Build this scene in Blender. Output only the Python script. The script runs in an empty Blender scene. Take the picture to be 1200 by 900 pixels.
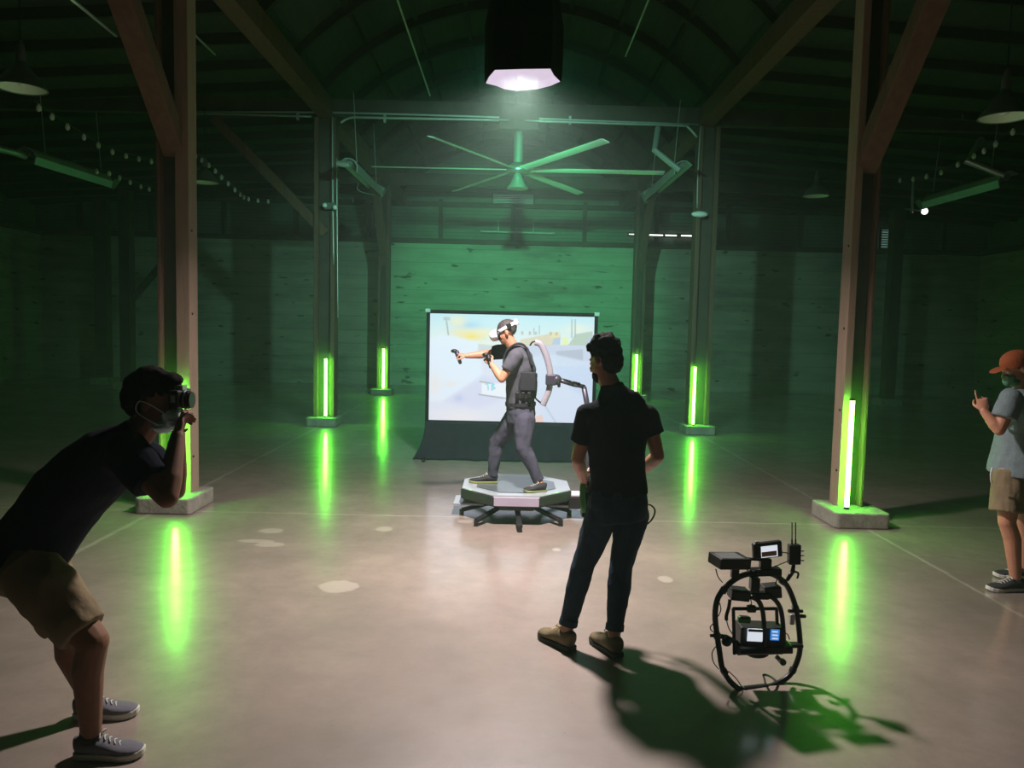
import bpy, bmesh, math, random
import numpy as np
from mathutils import Vector, Matrix, noise as mnoise
random.seed(4)
V = Vector
C = bpy.context.scene.collection
PI = math.pi

# ------------------------------------------------------------------ camera
PITCH, YAW, ROLL, F, CH = 0.0725, 0.0054, 0.0225, 899.35, 1.83
cp, sp, cy_, sy_, cr, sr = math.cos(PITCH), math.sin(PITCH), math.cos(YAW), math.sin(YAW), math.cos(ROLL), math.sin(ROLL)
FW = V((sy_*cp, cy_*cp, -sp)); R0 = V((cy_, -sy_, 0)); U0 = R0.cross(FW)
RR = cr*R0 + sr*U0; UU = cr*U0 - sr*R0
CAM = V((0, 0, CH))
cam = bpy.data.cameras.new('camera'); co = bpy.data.objects.new('camera', cam); C.objects.link(co)
cam.sensor_width = 36; cam.sensor_fit = 'HORIZONTAL'; cam.lens = F/1200*36; cam.clip_start = 0.05; cam.clip_end = 100
m = Matrix((RR, UU, -FW)).transposed().to_4x4(); m.translation = CAM; co.matrix_world = m
bpy.context.scene.camera = co

def ray(px, py):
    return FW + RR*((px-600)/F) + UU*((450-py)/F)
def P(px, py, Y):
    d = ray(px, py); return CAM + d*(Y/d.y)
def G(px, py, z=0.0):
    d = ray(px, py); return CAM + d*((z-CH)/d.z)

# ------------------------------------------------------------------ materials
def srgb(h):
    c = [int(h[i:i+2], 16)/255 for i in (0, 2, 4)]
    return tuple((x/12.92 if x <= .04045 else ((x+.055)/1.055)**2.4) for x in c)
class N:
    def __init__(s, mat): s.t = mat.node_tree; s.n = s.t.nodes; s.l = s.t.links
    def add(s, ty, ins=None, **kw):
        n = s.n.new(ty)
        for k, v in kw.items(): setattr(n, k, v)
        for k, v in (ins or {}).items():
            if isinstance(v, bpy.types.NodeSocket): s.l.new(v, n.inputs[k])
            else: n.inputs[k].default_value = v
        return n
    def math(s, op, a, b=0.0, clamp=False):
        return s.add('ShaderNodeMath', {0: a, 1: b}, operation=op, use_clamp=clamp).outputs[0]
    def mix(s, f, a, b):
        n = s.n.new('ShaderNodeMix'); n.data_type = 'RGBA'
        for i, v in ((0, f), (6, a), (7, b)):
            if isinstance(v, bpy.types.NodeSocket): s.l.new(v, n.inputs[i])
            else: n.inputs[i].default_value = v if i == 0 else (*v[:3], 1)
        return n.outputs[2]
def mat(name, col, rough=.6, metal=0, var=.25, scale=6.0, bump=.0, bscale=40., spec=.5, stretch=(1, 1, 1), col2=None, coat=0., coord='Object', sss=0):
    mt = bpy.data.materials.new(name); mt.use_nodes = True
    g = N(mt); b = g.n['Principled BSDF']
    tc = g.add('ShaderNodeTexCoord').outputs[coord]
    mp = g.add('ShaderNodeMapping', {'Vector': tc, 'Scale': stretch}).outputs[0]
    nz = g.add('ShaderNodeTexNoise', {'Vector': mp, 'Scale': scale, 'Detail': 5., 'Roughness': .6}).outputs[0]
    ramp = g.math('MULTIPLY_ADD', nz, 2.2); g.n[-1].inputs[2].default_value = -.6; g.n[-1].use_clamp = True
    c2 = col2 or tuple(x*(1-var) for x in col)
    g.l.new(g.mix(ramp, c2, col), b.inputs['Base Color'])
    b.inputs['Roughness'].default_value = rough; b.inputs['Metallic'].default_value = metal
    b.inputs['Specular IOR Level'].default_value = spec
    b.inputs['Coat Weight'].default_value = coat
    if sss: b.inputs['Subsurface Weight'].default_value = sss; b.inputs['Subsurface Radius'].default_value = (.01, .004, .002)
    if bump:
        n2 = g.add('ShaderNodeTexNoise', {'Vector': mp, 'Scale': bscale, 'Detail': 3.}).outputs[0]
        bp = g.add('ShaderNodeBump', {'Height': n2, 'Strength': bump, 'Distance': .01}).outputs[0]
        g.l.new(bp, b.inputs['Normal'])
    return mt
def emit(name, col, s, base=None):
    mt = bpy.data.materials.new(name); mt.use_nodes = True
    b = mt.node_tree.nodes['Principled BSDF']
    b.inputs['Base Color'].default_value = (*(base or [min(.8, c) for c in col]), 1); b.inputs['Roughness'].default_value = .5
    b.inputs['Emission Color'].default_value = (*col, 1); b.inputs['Emission Strength'].default_value = s
    return mt

MT = {}
MT['timber'] = mat('timber', srgb('6e4e40'), .75, scale=3, stretch=(6, 6, .6), var=.45, bump=.4, bscale=20)
MT['timber_pale'] = mat('timber_pale', srgb('a08674'), .7, scale=3, stretch=(6, 6, .6), var=.25, bump=.3, bscale=20)
MT['timber_dark'] = mat('timber_dark', srgb('4d4038'), .8, scale=3, var=.5, bump=.4, bscale=16)
MT['rafter'] = mat('rafter', srgb('2e2a23'), .85, scale=2, var=.4, bump=.3)
MT['block'] = mat('block', srgb('9a948a'), .85, scale=9, var=.4, bump=.6, bscale=30)
MT['black_plastic'] = mat('black_plastic', (.010, .010, .011), .45, var=.2)
MT['black_metal'] = mat('black_metal', (.008, .008, .009), .35, metal=.2, var=.2)
MT['black_cloth'] = mat('black_cloth', (.008, .008, .010), .95, var=.3, spec=.15, bump=.2, bscale=200)
MT['drape'] = mat('drape', (.022, .024, .032), .95, var=.3, spec=.1)
MT['softbox_cloth'] = mat('softbox_cloth', (.006, .006, .007), .9, var=.3, spec=.2)
MT['grey_metal'] = mat('grey_metal', srgb('8d9090'), .35, metal=.8, var=.2)
MT['dull_metal'] = mat('dull_metal', srgb('6d7270'), .55, metal=.4, var=.3)
MT['galv'] = mat('galv', srgb('b8bdbc'), .4, metal=.6, var=.2)
MT['blade'] = mat('blade', srgb('d4dcd2'), .35, metal=.1, var=.05)
MT['enamel'] = mat('enamel', srgb('e8e8e4'), .3, var=.05)
MT['shade_out'] = mat('shade_out', srgb('86908c'), .35, metal=.5, var=.2)
MT['skin'] = mat('skin', srgb('c98d70'), .5, var=.15, scale=20, sss=.15)
MT['skin_tan'] = mat('skin_tan', srgb('b07a60'), .5, var=.15, scale=20, sss=.1)
MT['skin_dim'] = mat('skin_dim', srgb('86604c'), .6, var=.15, scale=20, spec=.2)
MT['hair'] = mat('hair', srgb('1a120d'), .9, var=.5, scale=60, bump=.3, bscale=120, spec=.1)
MT['hair_grey'] = mat('hair_grey', srgb('4a4342'), .6, var=.5, scale=60, bump=.6, bscale=120)
MT['navy'] = mat('navy', (.010, .012, .022), .95, var=.3, spec=.1, bump=.25, bscale=60)
MT['black_shirt'] = mat('black_shirt', (.012, .012, .016), .95, var=.3, spec=.1, bump=.25, bscale=60)
MT['grey_shirt'] = mat('grey_shirt', srgb('505058'), .9, var=.2, spec=.2, bump=.25, bscale=60)
MT['heather'] = mat('heather', srgb('7d8c90'), .9, var=.2, scale=40, spec=.2, bump=.25, bscale=60)
MT['slate_trouser'] = mat('slate_trouser', srgb('4c4c5a'), .9, var=.25, spec=.2, bump=.3, bscale=40)
MT['denim'] = mat('denim', srgb('2c3c50'), .9, var=.4, spec=.2, bump=.3, bscale=60)
MT['khaki'] = mat('khaki', srgb('8b7a60'), .9, var=.25, spec=.2, bump=.3, bscale=50)
MT['vest'] = mat('vest', (.014, .015, .02), .8, var=.3, bump=.5, bscale=90)
MT['white_plastic'] = mat('white_plastic', srgb('e9e4ea'), .35, var=.04)
MT['lens_black'] = mat('lens_black', (.01, .01, .012), .1, var=.1, coat=.5)
MT['mask'] = mat('mask', srgb('c6e6ea'), .85, var=.08, bump=.2, bscale=90)
MT['mask_dark'] = mat('mask_dark', srgb('5c8f76'), .85, var=.15, bump=.2, bscale=90)
MT['cap'] = mat('cap', srgb('a8552c'), .85, var=.2, bump=.3, bscale=90)
MT['tan_shoe'] = mat('tan_shoe', srgb('76684a'), .8, var=.4, scale=25, bump=.3)
MT['grey_shoe'] = mat('grey_shoe', srgb('6c6c74'), .85, var=.2, bump=.3)
MT['dark_shoe'] = mat('dark_shoe', srgb('2c2c30'), .8, var=.3, bump=.3)
MT['white_sole'] = mat('white_sole', srgb('d8d6cc'), .6, var=.1)
MT['lime_sole'] = mat('lime_sole', srgb('8f9658'), .6, var=.1)
MT['dark_sole'] = mat('dark_sole', srgb('26221c'), .7, var=.2)
MT['lace'] = mat('lace', srgb('cfcbbf'), .8, var=.1)
MT['lace_tan'] = mat('lace_tan', srgb('b59c5c'), .8, var=.1)
MT['deck'] = mat('deck', srgb('5f6a6c'), .3, var=.25, scale=4, coat=.3)
MT['deck_rim'] = mat('deck_rim', srgb('a3adb2'), .28, var=.1, scale=4, coat=.3)
MT['deck_side'] = mat('deck_side', srgb('2b2b30'), .45, var=.2)
MT['deck_front'] = mat('deck_front', srgb('b4abbd'), .35, var=.1)
MT['ring_grey'] = mat('ring_grey', srgb('a7a3ac'), .4, metal=.2, var=.1)
MT['arm_grey'] = mat('arm_grey', srgb('4c4955'), .4, metal=.4, var=.2)
MT['eye'] = mat('eye', srgb('e6e2da'), .2, var=.05)
MT['green_case'] = mat('green_case', srgb('4f9a48'), .6, var=.2)
MT['tube'] = emit('tube', (.13, 1.0, .045), 74.0)
MT['par_glow'] = emit('par_glow', (.05, 1., .3), 3.0)
MT['diffuser'] = emit('diffuser', (1., .93, .97), 2.0)
MT['lining'] = emit('lining', (.95, .80, 1.), .72, (.03, .03, .03))  # lamp light on the inner cloth put in as a lilac glow
MT['slit'] = emit('slit', (1., .98, .92), 2.5)
MT['dim_slit'] = emit('dim_slit', (.45, .75, .68), .16)
MT['glint'] = emit('glint', (1., 1., .95), 3.0)
MT['pale_screen'] = emit('pale_screen', (.8, .86, .95), .8)
MT['blue_screen'] = emit('blue_screen', (.05, .3, .9), .7)
MT['white_box'] = mat('white_box', srgb('c8ccca'), .5, var=.1)

def floor_mat():
    mt = bpy.data.materials.new('polished_concrete'); mt.use_nodes = True
    g = N(mt); b = g.n['Principled BSDF']
    co_ = g.add('ShaderNodeTexCoord').outputs['Object']
    n1 = g.add('ShaderNodeTexNoise', {'Vector': co_, 'Scale': .7, 'Detail': 6., 'Roughness': .65}).outputs[0]
    n2 = g.add('ShaderNodeTexNoise', {'Vector': co_, 'Scale': 5., 'Detail': 8., 'Roughness': .7}).outputs[0]
    n3 = g.add('ShaderNodeTexNoise', {'Vector': co_, 'Scale': 45., 'Detail': 4.}).outputs[0]
    r1 = g.add('ShaderNodeMapRange', {0: n1, 1: .3, 2: .7}).outputs[0]
    r2 = g.add('ShaderNodeMapRange', {0: n2, 1: .35, 2: .7}).outputs[0]
    c = g.mix(r1, srgb('84796f'), srgb('a8968b'))
    c = g.mix(g.math('MULTIPLY', r2, .45), c, srgb('6e665c'))
    c = g.mix(g.math('MULTIPLY', g.add('ShaderNodeMapRange', {0: n3, 1: .66, 2: .72}).outputs[0], .35), c, srgb('4c463e'))
    sep = g.add('ShaderNodeSeparateXYZ', {0: co_}); X, Y = sep.outputs[0], sep.outputs[1]
    wob = g.math('MULTIPLY', g.math('SUBTRACT', n2, .5), .07)
    def line(axis, pos, w):
        d = g.math('ABSOLUTE', g.math('ADD', g.math('SUBTRACT', axis, pos), wob))
        return g.add('ShaderNodeMapRange', {0: d, 1: w, 2: w*.4, 3: 0., 4: 1.}).outputs[0]
    for ax, pos, w in ((Y, 7.31, .02), (X, -3.36, .03), (X, 3.45, .025), (Y, 14.0, .03), (Y, .9, .02)):
        c = g.mix(g.math('MULTIPLY', line(ax, pos, w), g.add('ShaderNodeMapRange', {0: n1, 1: .25, 2: .55, 3: .12, 4: .6}).outputs[0]), c, srgb('c9c0b2'))
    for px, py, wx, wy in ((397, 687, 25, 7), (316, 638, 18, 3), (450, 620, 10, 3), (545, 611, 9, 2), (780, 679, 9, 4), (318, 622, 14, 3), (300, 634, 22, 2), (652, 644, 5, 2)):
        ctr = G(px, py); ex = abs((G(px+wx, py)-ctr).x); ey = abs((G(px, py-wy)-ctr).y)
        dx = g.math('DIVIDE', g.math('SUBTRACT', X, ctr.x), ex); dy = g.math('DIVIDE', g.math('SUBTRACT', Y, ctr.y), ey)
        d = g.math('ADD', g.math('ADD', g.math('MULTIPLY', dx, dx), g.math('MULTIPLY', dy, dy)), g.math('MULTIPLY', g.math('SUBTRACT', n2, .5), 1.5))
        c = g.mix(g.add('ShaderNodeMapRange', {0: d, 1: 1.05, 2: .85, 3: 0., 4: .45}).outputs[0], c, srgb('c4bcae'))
    g.l.new(c, b.inputs['Base Color'])
    g.l.new(g.add('ShaderNodeMapRange', {0: n2, 1: .3, 2: .7, 3: .36, 4: .5}).outputs[0], b.inputs['Roughness'])
    b.inputs['Specular IOR Level'].default_value = .8
    b.inputs['Coat Weight'].default_value = 1.0
    g.l.new(g.add('ShaderNodeMapRange', {0: n1, 1: .3, 2: .7, 3: .13, 4: .23}).outputs[0], b.inputs['Coat Roughness'])
    bp = g.add('ShaderNodeBump', {'Height': n2, 'Strength': .12, 'Distance': .01}).outputs[0]
    g.l.new(bp, b.inputs['Normal'])
    return mt
def wall_mat():
    mt = bpy.data.materials.new('board_marked_wall'); mt.use_nodes = True
    g = N(mt); b = g.n['Principled BSDF']
    co_ = g.add('ShaderNodeTexCoord').outputs['Object']
    mp = g.add('ShaderNodeMapping', {'Vector': co_, 'Scale': (.35, .35, 2.2)}).outputs[0]
    n1 = g.add('ShaderNodeTexNoise', {'Vector': mp, 'Scale': 1.6, 'Detail': 6., 'Roughness': .65}).outputs[0]
    n0 = g.add('ShaderNodeTexNoise', {'Vector': co_, 'Scale': .35, 'Detail': 3.}).outputs[0]
    mp2 = g.add('ShaderNodeMapping', {'Vector': co_, 'Scale': (1.6, 1.6, 5.)}).outputs[0]
    n2 = g.add('ShaderNodeTexNoise', {'Vector': mp2, 'Scale': 1.3, 'Detail': 2.}).outputs[0]
    c = g.mix(g.add('ShaderNodeMapRange', {0: n1, 1: .35, 2: .65}).outputs[0], srgb('7a776e'), srgb('aba89c'))
    c = g.mix(g.add('ShaderNodeMapRange', {0: n0, 1: .4, 2: .62, 3: 0., 4: .5}).outputs[0], c, srgb('c0bdb0'))
    c = g.mix(g.add('ShaderNodeMapRange', {0: n2, 1: .66, 2: .72, 3: 0., 4: .8}).outputs[0], c, srgb('35342f'))
    sep = g.add('ShaderNodeSeparateXYZ', {0: co_}).outputs[2]
    bd = g.math('FRACT', g.math('MULTIPLY', sep, 1/.42))
    ln = g.add('ShaderNodeMapRange', {0: g.math('ABSOLUTE', g.math('SUBTRACT', bd, .5)), 1: .455, 2: .495, 3: 0., 4: .35}).outputs[0]
    c = g.mix(ln, c, srgb('4e4c45'))
    g.l.new(c, b.inputs['Base Color']); b.inputs['Roughness'].default_value = .9
    g.l.new(g.add('ShaderNodeBump', {'Height': n1, 'Strength': .5, 'Distance': .03}).outputs[0], b.inputs['Normal'])
    return mt
def siding_mat():
    mt = bpy.data.materials.new('horizontal_siding'); mt.use_nodes = True
    g = N(mt); b = g.n['Principled BSDF']
    co_ = g.add('ShaderNodeTexCoord').outputs['Object']
    sep = g.add('ShaderNodeSeparateXYZ', {0: co_}).outputs[2]
    fr = g.math('FRACT', g.math('MULTIPLY', sep, 1/.11))
    n1 = g.add('ShaderNodeTexNoise', {'Vector': co_, 'Scale': 1.2, 'Detail': 5.}).outputs[0]
    c = g.mix(n1, srgb('4c534e'), srgb('7d857e'))
    c = g.mix(g.add('ShaderNodeMapRange', {0: fr, 1: .82, 2: .95, 3: 0., 4: .7}).outputs[0], c, srgb('23261f'))
    g.l.new(c, b.inputs['Base Color']); b.inputs['Roughness'].default_value = .7
    g.l.new(g.add('ShaderNodeBump', {'Height': fr, 'Strength': .6, 'Distance': .02}).outputs[0], b.inputs['Normal'])
    return mt
MT['floor'] = floor_mat(); MT['wall'] = wall_mat(); MT['siding'] = siding_mat()

# ------------------------------------------------------------------ mesh helpers
def link(name, me, m_, parent=None, smooth=False):
    o = bpy.data.objects.new(name, me); C.objects.link(o)
    if m_ is not None:
        for x in (m_ if isinstance(m_, (list, tuple)) else [m_]): me.materials.append(MT[x] if isinstance(x, str) else x)
    if smooth:
        for p in me.polygons: p.use_smooth = True
    if parent is not None:
        o.parent = parent
        o.matrix_parent_inverse = Matrix.Translation(-parent.location) if parent.type == 'EMPTY' else Matrix()
    return o
def build(name, bm, m_, parent=None, smooth=False, bevel=0, subsurf=0):
    bmesh.ops.recalc_face_normals(bm, faces=bm.faces)
    me = bpy.data.meshes.new(name); bm.to_mesh(me); bm.free()
    o = link(name, me, m_, parent, smooth or subsurf > 0)
    if bevel:
        b = o.modifiers.new('b', 'BEVEL'); b.width = bevel; b.segments = 2; b.limit_method = 'ANGLE'
    if subsurf:
        s = o.modifiers.new('s', 'SUBSURF'); s.levels = subsurf; s.render_levels = subsurf
    return o
def NB(): return bmesh.new()
def box(bm, c, s, rot=None):
    M_ = Matrix.Translation(V(c)) @ ((rot.to_4x4()) if rot is not None else Matrix()) @ Matrix.Diagonal((s[0], s[1], s[2], 1))
    bmesh.ops.create_cube(bm, size=1, matrix=M_); return bm
def frame(d, hint=V((0, 0, 1))):
    d = V(d).normalized(); a = d.cross(hint)
    if a.length < 1e-4: a = d.cross(V((1, 0, 0)))
    a.normalize(); return a, a.cross(d).normalized()   # a = side, second = 'up'
def loft(bm, secs, n=16, side=None):
    """secs: (centre, half-side, half-up[, sideVector]); flat-capped tube through the sections"""
    pts = [V(s[0]) for s in secs]; rings = []; prev = side
    for i, s in enumerate(secs):
        t = (pts[min(i+1, len(pts)-1)] - pts[max(i-1, 0)]).normalized()
        sd = V(s[3]) if len(s) > 3 and s[3] is not None else prev
        if sd is None: sd = frame(t)[0]
        sd = V(sd) - t*V(sd).dot(t)
        if sd.length < 1e-5: sd = frame(t)[0]
        sd.normalize(); up = sd.cross(t).normalized(); prev = sd
        rings.append([bm.verts.new(pts[i] + sd*(s[1]*math.cos(2*PI*k/n)) + up*(s[2]*math.sin(2*PI*k/n))) for k in range(n)])
    for a, b in zip(rings, rings[1:]):
        for k in range(n): bm.faces.new((a[k], a[(k+1) % n], b[(k+1) % n], b[k]))
    bm.faces.new(rings[0][::-1]); bm.faces.new(rings[-1]); return bm
def cyl(bm, a, b, r, r2=None, n=14):
    return loft(bm, [(a, r, r), (b, r2 if r2 is not None else r, r2 if r2 is not None else r)], n)
def ell(bm, c, r, rot=None, n=16):
    c = V(c); m = max(6, n*2//3); rot = rot if rot is not None else Matrix.Identity(3); nv = bm.verts.new
    def pt(a, t): return nv(c + rot @ V((r[0]*math.sin(t)*math.cos(a), r[1]*math.sin(t)*math.sin(a), r[2]*math.cos(t))))
    top, bot = pt(0, 0), pt(0, PI); rg = [[pt(2*PI*k/n, PI*j/m) for k in range(n)] for j in range(1, m)]
    for k in range(n):
        bm.faces.new((top, rg[0][k], rg[0][(k+1) % n])); bm.faces.new((bot, rg[-1][(k+1) % n], rg[-1][k]))
    for a, b in zip(rg, rg[1:]):
        for k in range(n): bm.faces.new((a[k], b[k], b[(k+1) % n], a[(k+1) % n]))
    return bm
def cap(bm, a, b, ra, rb, n=12):
    a, b = V(a), V(b); ell(bm, a, (ra,)*3, n=n); ell(bm, b, (rb,)*3, n=n)
    if (b-a).length > 1e-4: loft(bm, [(a, ra, ra), (b, rb, rb)], n)
    return bm
def chain(bm, pts, rs, n=12):
    for i in range(len(pts)-1): cap(bm, pts[i], pts[i+1], rs[i], rs[i+1], n)
    return bm
def smoothpts(pts, k=6):
    pts = [V(p) for p in pts]; out = []
    for i in range(len(pts)-1):
        p0, p1, p2, p3 = pts[max(i-1, 0)], pts[i], pts[i+1], pts[min(i+2, len(pts)-1)]
        for j in range(k):
            t = j/k
            out.append(.5*((2*p1) + (p2-p0)*t + (2*p0-5*p1+4*p2-p3)*t*t + (3*p1-p0-3*p2+p3)*t**3))
    return out + [pts[-1]]
def tube(bm, pts, r, n=8, k=6, closed=False):
    if closed: pts = [pts[-1]] + list(pts) + [pts[0], pts[1]]
    q = smoothpts(pts, k) if k > 1 else [V(p) for p in pts]
    if closed: q = q[k:-k]
    return loft(bm, [(p, r, r) for p in q], n)
def beam(bm, a, b, w, h, hint=V((0, 0, 1))):
    a, b = V(a), V(b); d = (b-a).normalized(); s, u = frame(d, hint)
    R_ = Matrix((s, d, u)).transposed()
    return box(bm, (a+b)/2, (w, (b-a).length, h), R_)
def lathe(bm, c, prof, n=24, axis=None):
    rot = Matrix() if axis is None else V((0, 0, 1)).rotation_difference(V(axis)).to_matrix().to_4x4()
    rings = []
    for r, z in prof: rings.append([bm.verts.new(V(c) + (rot @ V((r*math.cos(2*PI*k/n), r*math.sin(2*PI*k/n), z)))) for k in range(n)])
    for a, b in zip(rings, rings[1:]):
        for k in range(n): bm.faces.new((a[k], a[(k+1) % n], b[(k+1) % n], b[k]))
    return bm
def prism(bm, poly, d):
    """poly: list of 3-D points, extruded by vector d"""
    d = V(d); a = [bm.verts.new(V(p)) for p in poly]; b = [bm.verts.new(V(p)+d) for p in poly]; n = len(a)
    bm.faces.new(a); bm.faces.new(b[::-1])
    for k in range(n): bm.faces.new((a[k], b[k], b[(k+1) % n], a[(k+1) % n]))
    return bm
def thing(name, label, cat, loc=(0, 0, 0), group=None):
    o = bpy.data.objects.new(name, None); C.objects.link(o); o.location = loc; o.empty_display_size = .1
    o['label'] = label; o['category'] = cat; o['kind'] = 'thing'
    if group: o['group'] = group
    return o
def tag(o, label, cat, group=None, kind='thing'):
    o['label'] = label; o['category'] = cat; o['kind'] = kind
    if group: o['group'] = group
    return o
def struct(name, bm, m_, **k):
    o = build(name, bm, m_, **k); o['kind'] = 'structure'; return o

SC2 = bpy.data.scenes.new('workbench')
def fuse(name, bm, m_, parent, voxel=.006, smooth=4, noise=None, sub=None):
    """overlapping closed shapes -> one continuous skin"""
    bmesh.ops.recalc_face_normals(bm, faces=bm.faces)
    me = bpy.data.meshes.new('tmp'); bm.to_mesh(me); bm.free()
    o = bpy.data.objects.new('tmp', me); SC2.collection.objects.link(o)
    r = o.modifiers.new('r', 'REMESH'); r.mode = 'VOXEL'; r.voxel_size = voxel; r.use_smooth_shade = True
    if smooth:
        s = o.modifiers.new('s', 'SMOOTH'); s.factor = .5; s.iterations = smooth
    vl = SC2.view_layers[0]; vl.update(); dg = vl.depsgraph
    out = bpy.data.meshes.new_from_object(o.evaluated_get(dg)); out.name = name
    bpy.data.objects.remove(o); bpy.data.meshes.remove(me); out.materials.clear()
    if noise:
        amp, sc, st = noise
        nv = len(out.vertices); cs = np.empty(nv*3, np.float32); ns = np.empty(nv*3, np.float32)
        out.vertices.foreach_get('co', cs); out.vertex_normals.foreach_get('vector', ns); cs = cs.reshape(-1, 3); ns = ns.reshape(-1, 3)
        am = np.empty(nv, np.float32)
        for i, c_ in enumerate(cs.tolist()):
            q = V((c_[0]*st[0], c_[1]*st[1], c_[2]*st[2]))*sc
            am[i] = amp*(mnoise.noise(q) + .5*mnoise.noise(q*2.1+V((5, 3, 1))))
        cs = cs + ns*am[:, None]; out.vertices.foreach_set('co', cs.reshape(-1).astype(np.float32)); out.update()
    return link(name, out, m_, parent, True)

# ------------------------------------------------------------------ people
def hand(bm, w, d, n, side, curl=(.9, .9, .7), thumb=.6, spread=1.0, s=1.0, index=None):
    """w wrist, d towards the fingers, n the way the palm faces, side: towards the thumb"""
    d = V(d).normalized(); n = (V(n) - d*V(n).dot(d)).normalized(); t = V(side); t = (t - d*t.dot(d) - n*t.dot(n)).normalized()
    w = V(w)
    loft(bm, [(w-d*.02*s, .024*s, .018*s), (w+d*.02*s, .029*s, .017*s), (w+d*.055*s, .039*s, .015*s), (w+d*.088*s, .038*s, .012*s)], 12, side=t)
    for i, (off, L) in enumerate(((.029, .072), (.010, .080), (-.010, .075), (-.029, .058))):
        c = curl if not (i == 0 and index is not None) else index
        p = w + d*(.083*s) + t*(off*s); a = 0; dd = d + t*(off*1.2*spread)
        dd.normalize(); lens = (L*.45, L*.32, L*.25); rs = (.0092, .0082, .0074, .0066)
        for k in range(3):
            a += c[k]; v = (dd*math.cos(a) + n*math.sin(a)).normalized(); q = p + v*(lens[k]*s)
            cap(bm, p, q, rs[k]*s, rs[k+1]*s, 8); p = q
    p = w + d*.025*s + t*.022*s; v = (t*.75 + d*.6 + n*.35).normalized()
    q = p + v*.042*s; cap(bm, p, q, .014*s, .0105*s, 8)
    v2 = (t*(.75-thumb) + d*.8 + n*thumb).normalized(); q2 = q + v2*.030*s; cap(bm, q, q2, .0105*s, .009*s, 8)
    v3 = (t*(.3-thumb) + d*.8 + n*(thumb+.2)).normalized(); cap(bm, q2, q2+v3*.024*s, .009*s, .0075*s, 8)
def head(bm, c, f, u, s=1.0):
    f = V(f).normalized(); u = (V(u) - f*V(u).dot(f)).normalized(); r = f.cross(u); R_ = Matrix((r, f, u)).transposed(); c = V(c)
    def at(x, y, z): return c + (r*x + f*y + u*z)*s
    ell(bm, at(0, -.012, .028), (.074*s, .096*s, .084*s), R_, 20)
    ell(bm, at(0, .022, -.018), (.062*s, .068*s, .082*s), R_, 18)
    ell(bm, at(0, .040, -.062), (.045*s, .044*s, .042*s), R_)
    ell(bm, at(0, .064, -.088), (.022*s, .020*s, .018*s), R_)             # chin
    for x in (-1, 1):
        ell(bm, at(x*.076, -.008, -.008), (.009*s, .018*s, .032*s), R_)    # ear
        ell(bm, at(x*.035, .066, -.028), (.022*s, .016*s, .020*s), R_)     # cheek
        cap(bm, at(x*.010, .082, .022), at(x*.045, .070, .024), .009*s, .008*s, 8)   # brow
        cap(bm, at(0, .086, -.066), at(x*.022, .078, -.068), .0075*s, .005*s, 8)     # lower lip
        cap(bm, at(0, .088, -.054), at(x*.024, .078, -.057), .0065*s, .004*s, 8)
    cap(bm, at(0, .082, .012), at(0, .108, -.026), .008*s, .0125*s, 10)    # nose
    for x in (-1, 1): ell(bm, at(x*.011, .094, -.031), (.008*s,)*3)
    return at, R_
def eyes(root, at, s=1.0):
    for x in (-1, 1):
        bm = NB(); ell(bm, at(x*.031, .074, .004), (.012*s,)*3); build('eye', bm, 'eye', root, smooth=True)
def shoe(root, heel, toe, W=.095, H=.075, upper='grey_shoe', sole='white_sole', laces='lace', ground=None, st=.028, up=V((0, 0, 1))):
    """heel and toe: points at sole level"""
    heel, toe = V(heel), V(toe); d = (toe-heel); L = d.length; d.normalize(); s, u = frame(d, up); 
    prof = [(0.0, .30, .0), (.03, .62, .0), (.12, .74, .0), (.3, .74, 0), (.5, .82, 0), (.68, 1.0, 0), (.82, .98, 0), (.93, .74, 0), (.985, .42, 0), (1.0, .2, 0)]
    bm = NB(); ra, rb, rc = [], [], []
    n = len(prof); ring = [(t, w) for t, w, _ in prof] + [(t, -w) for t, w, _ in prof[::-1]]
    base = [heel + d*(L*t) + s*(W/2*w) + u*(.012 if t > .97 else (.005 if t > .9 else 0)) for t, w in ring]
    prism(bm, base, u*st); so = build('sole', bm, sole, None, bevel=.005)
    bm = NB(); q = []
    hs = [(0.0, .16, .93), (.04, .34, 1.0), (.14, .44, 1.02), (.26, .46, 1.05), (.38, .46, .98), (.52, .46, .74), (.66, .50, .56), (.8, .48, .50), (.92, .38, .42), (.985, .2, .3)]
    for t, w, h in hs: q.append((heel + d*(L*t) + u*(st*.6 + H*h/2), W*w, H*h/2, s))
    loft(bm, q, 14)
    up_ = build('shoe', bm, upper, root, subsurf=2)
    so.parent = up_
    bm = NB()
    for k in range(5):
        t = .36 + .07*k; h = 1.02 - .115*k
        c = heel + d*(L*t) + u*(st*.6 + H*h + .002)
        tube(bm, [c - s*.022 - u*.006, c + u*.002, c + s*.022 - u*.006 + d*.012], .003, 6, 3)
    c = heel + d*(L*.36) + u*(st*.6 + H*1.03)
    for x in (-1, 1):
        tube(bm, [c, c + s*.018*x + u*.014 + d*.01, c + s*.034*x + d*.012 + u*.002, c + s*.016*x - u*.0 + d*.004, c], .0025, 6, 3)
    build('laces', bm, laces, up_, smooth=True)
    return up_
def dirv(a, b): return (V(b)-V(a)).normalized()
KEY, ADDED_SPOT, HAZE, SCR, KSPREAD, PCONE, GZ, WIDE = 260.0, 4200.0, 0.0042, .93, 144, 34, 2.4, 2200.0

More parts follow.
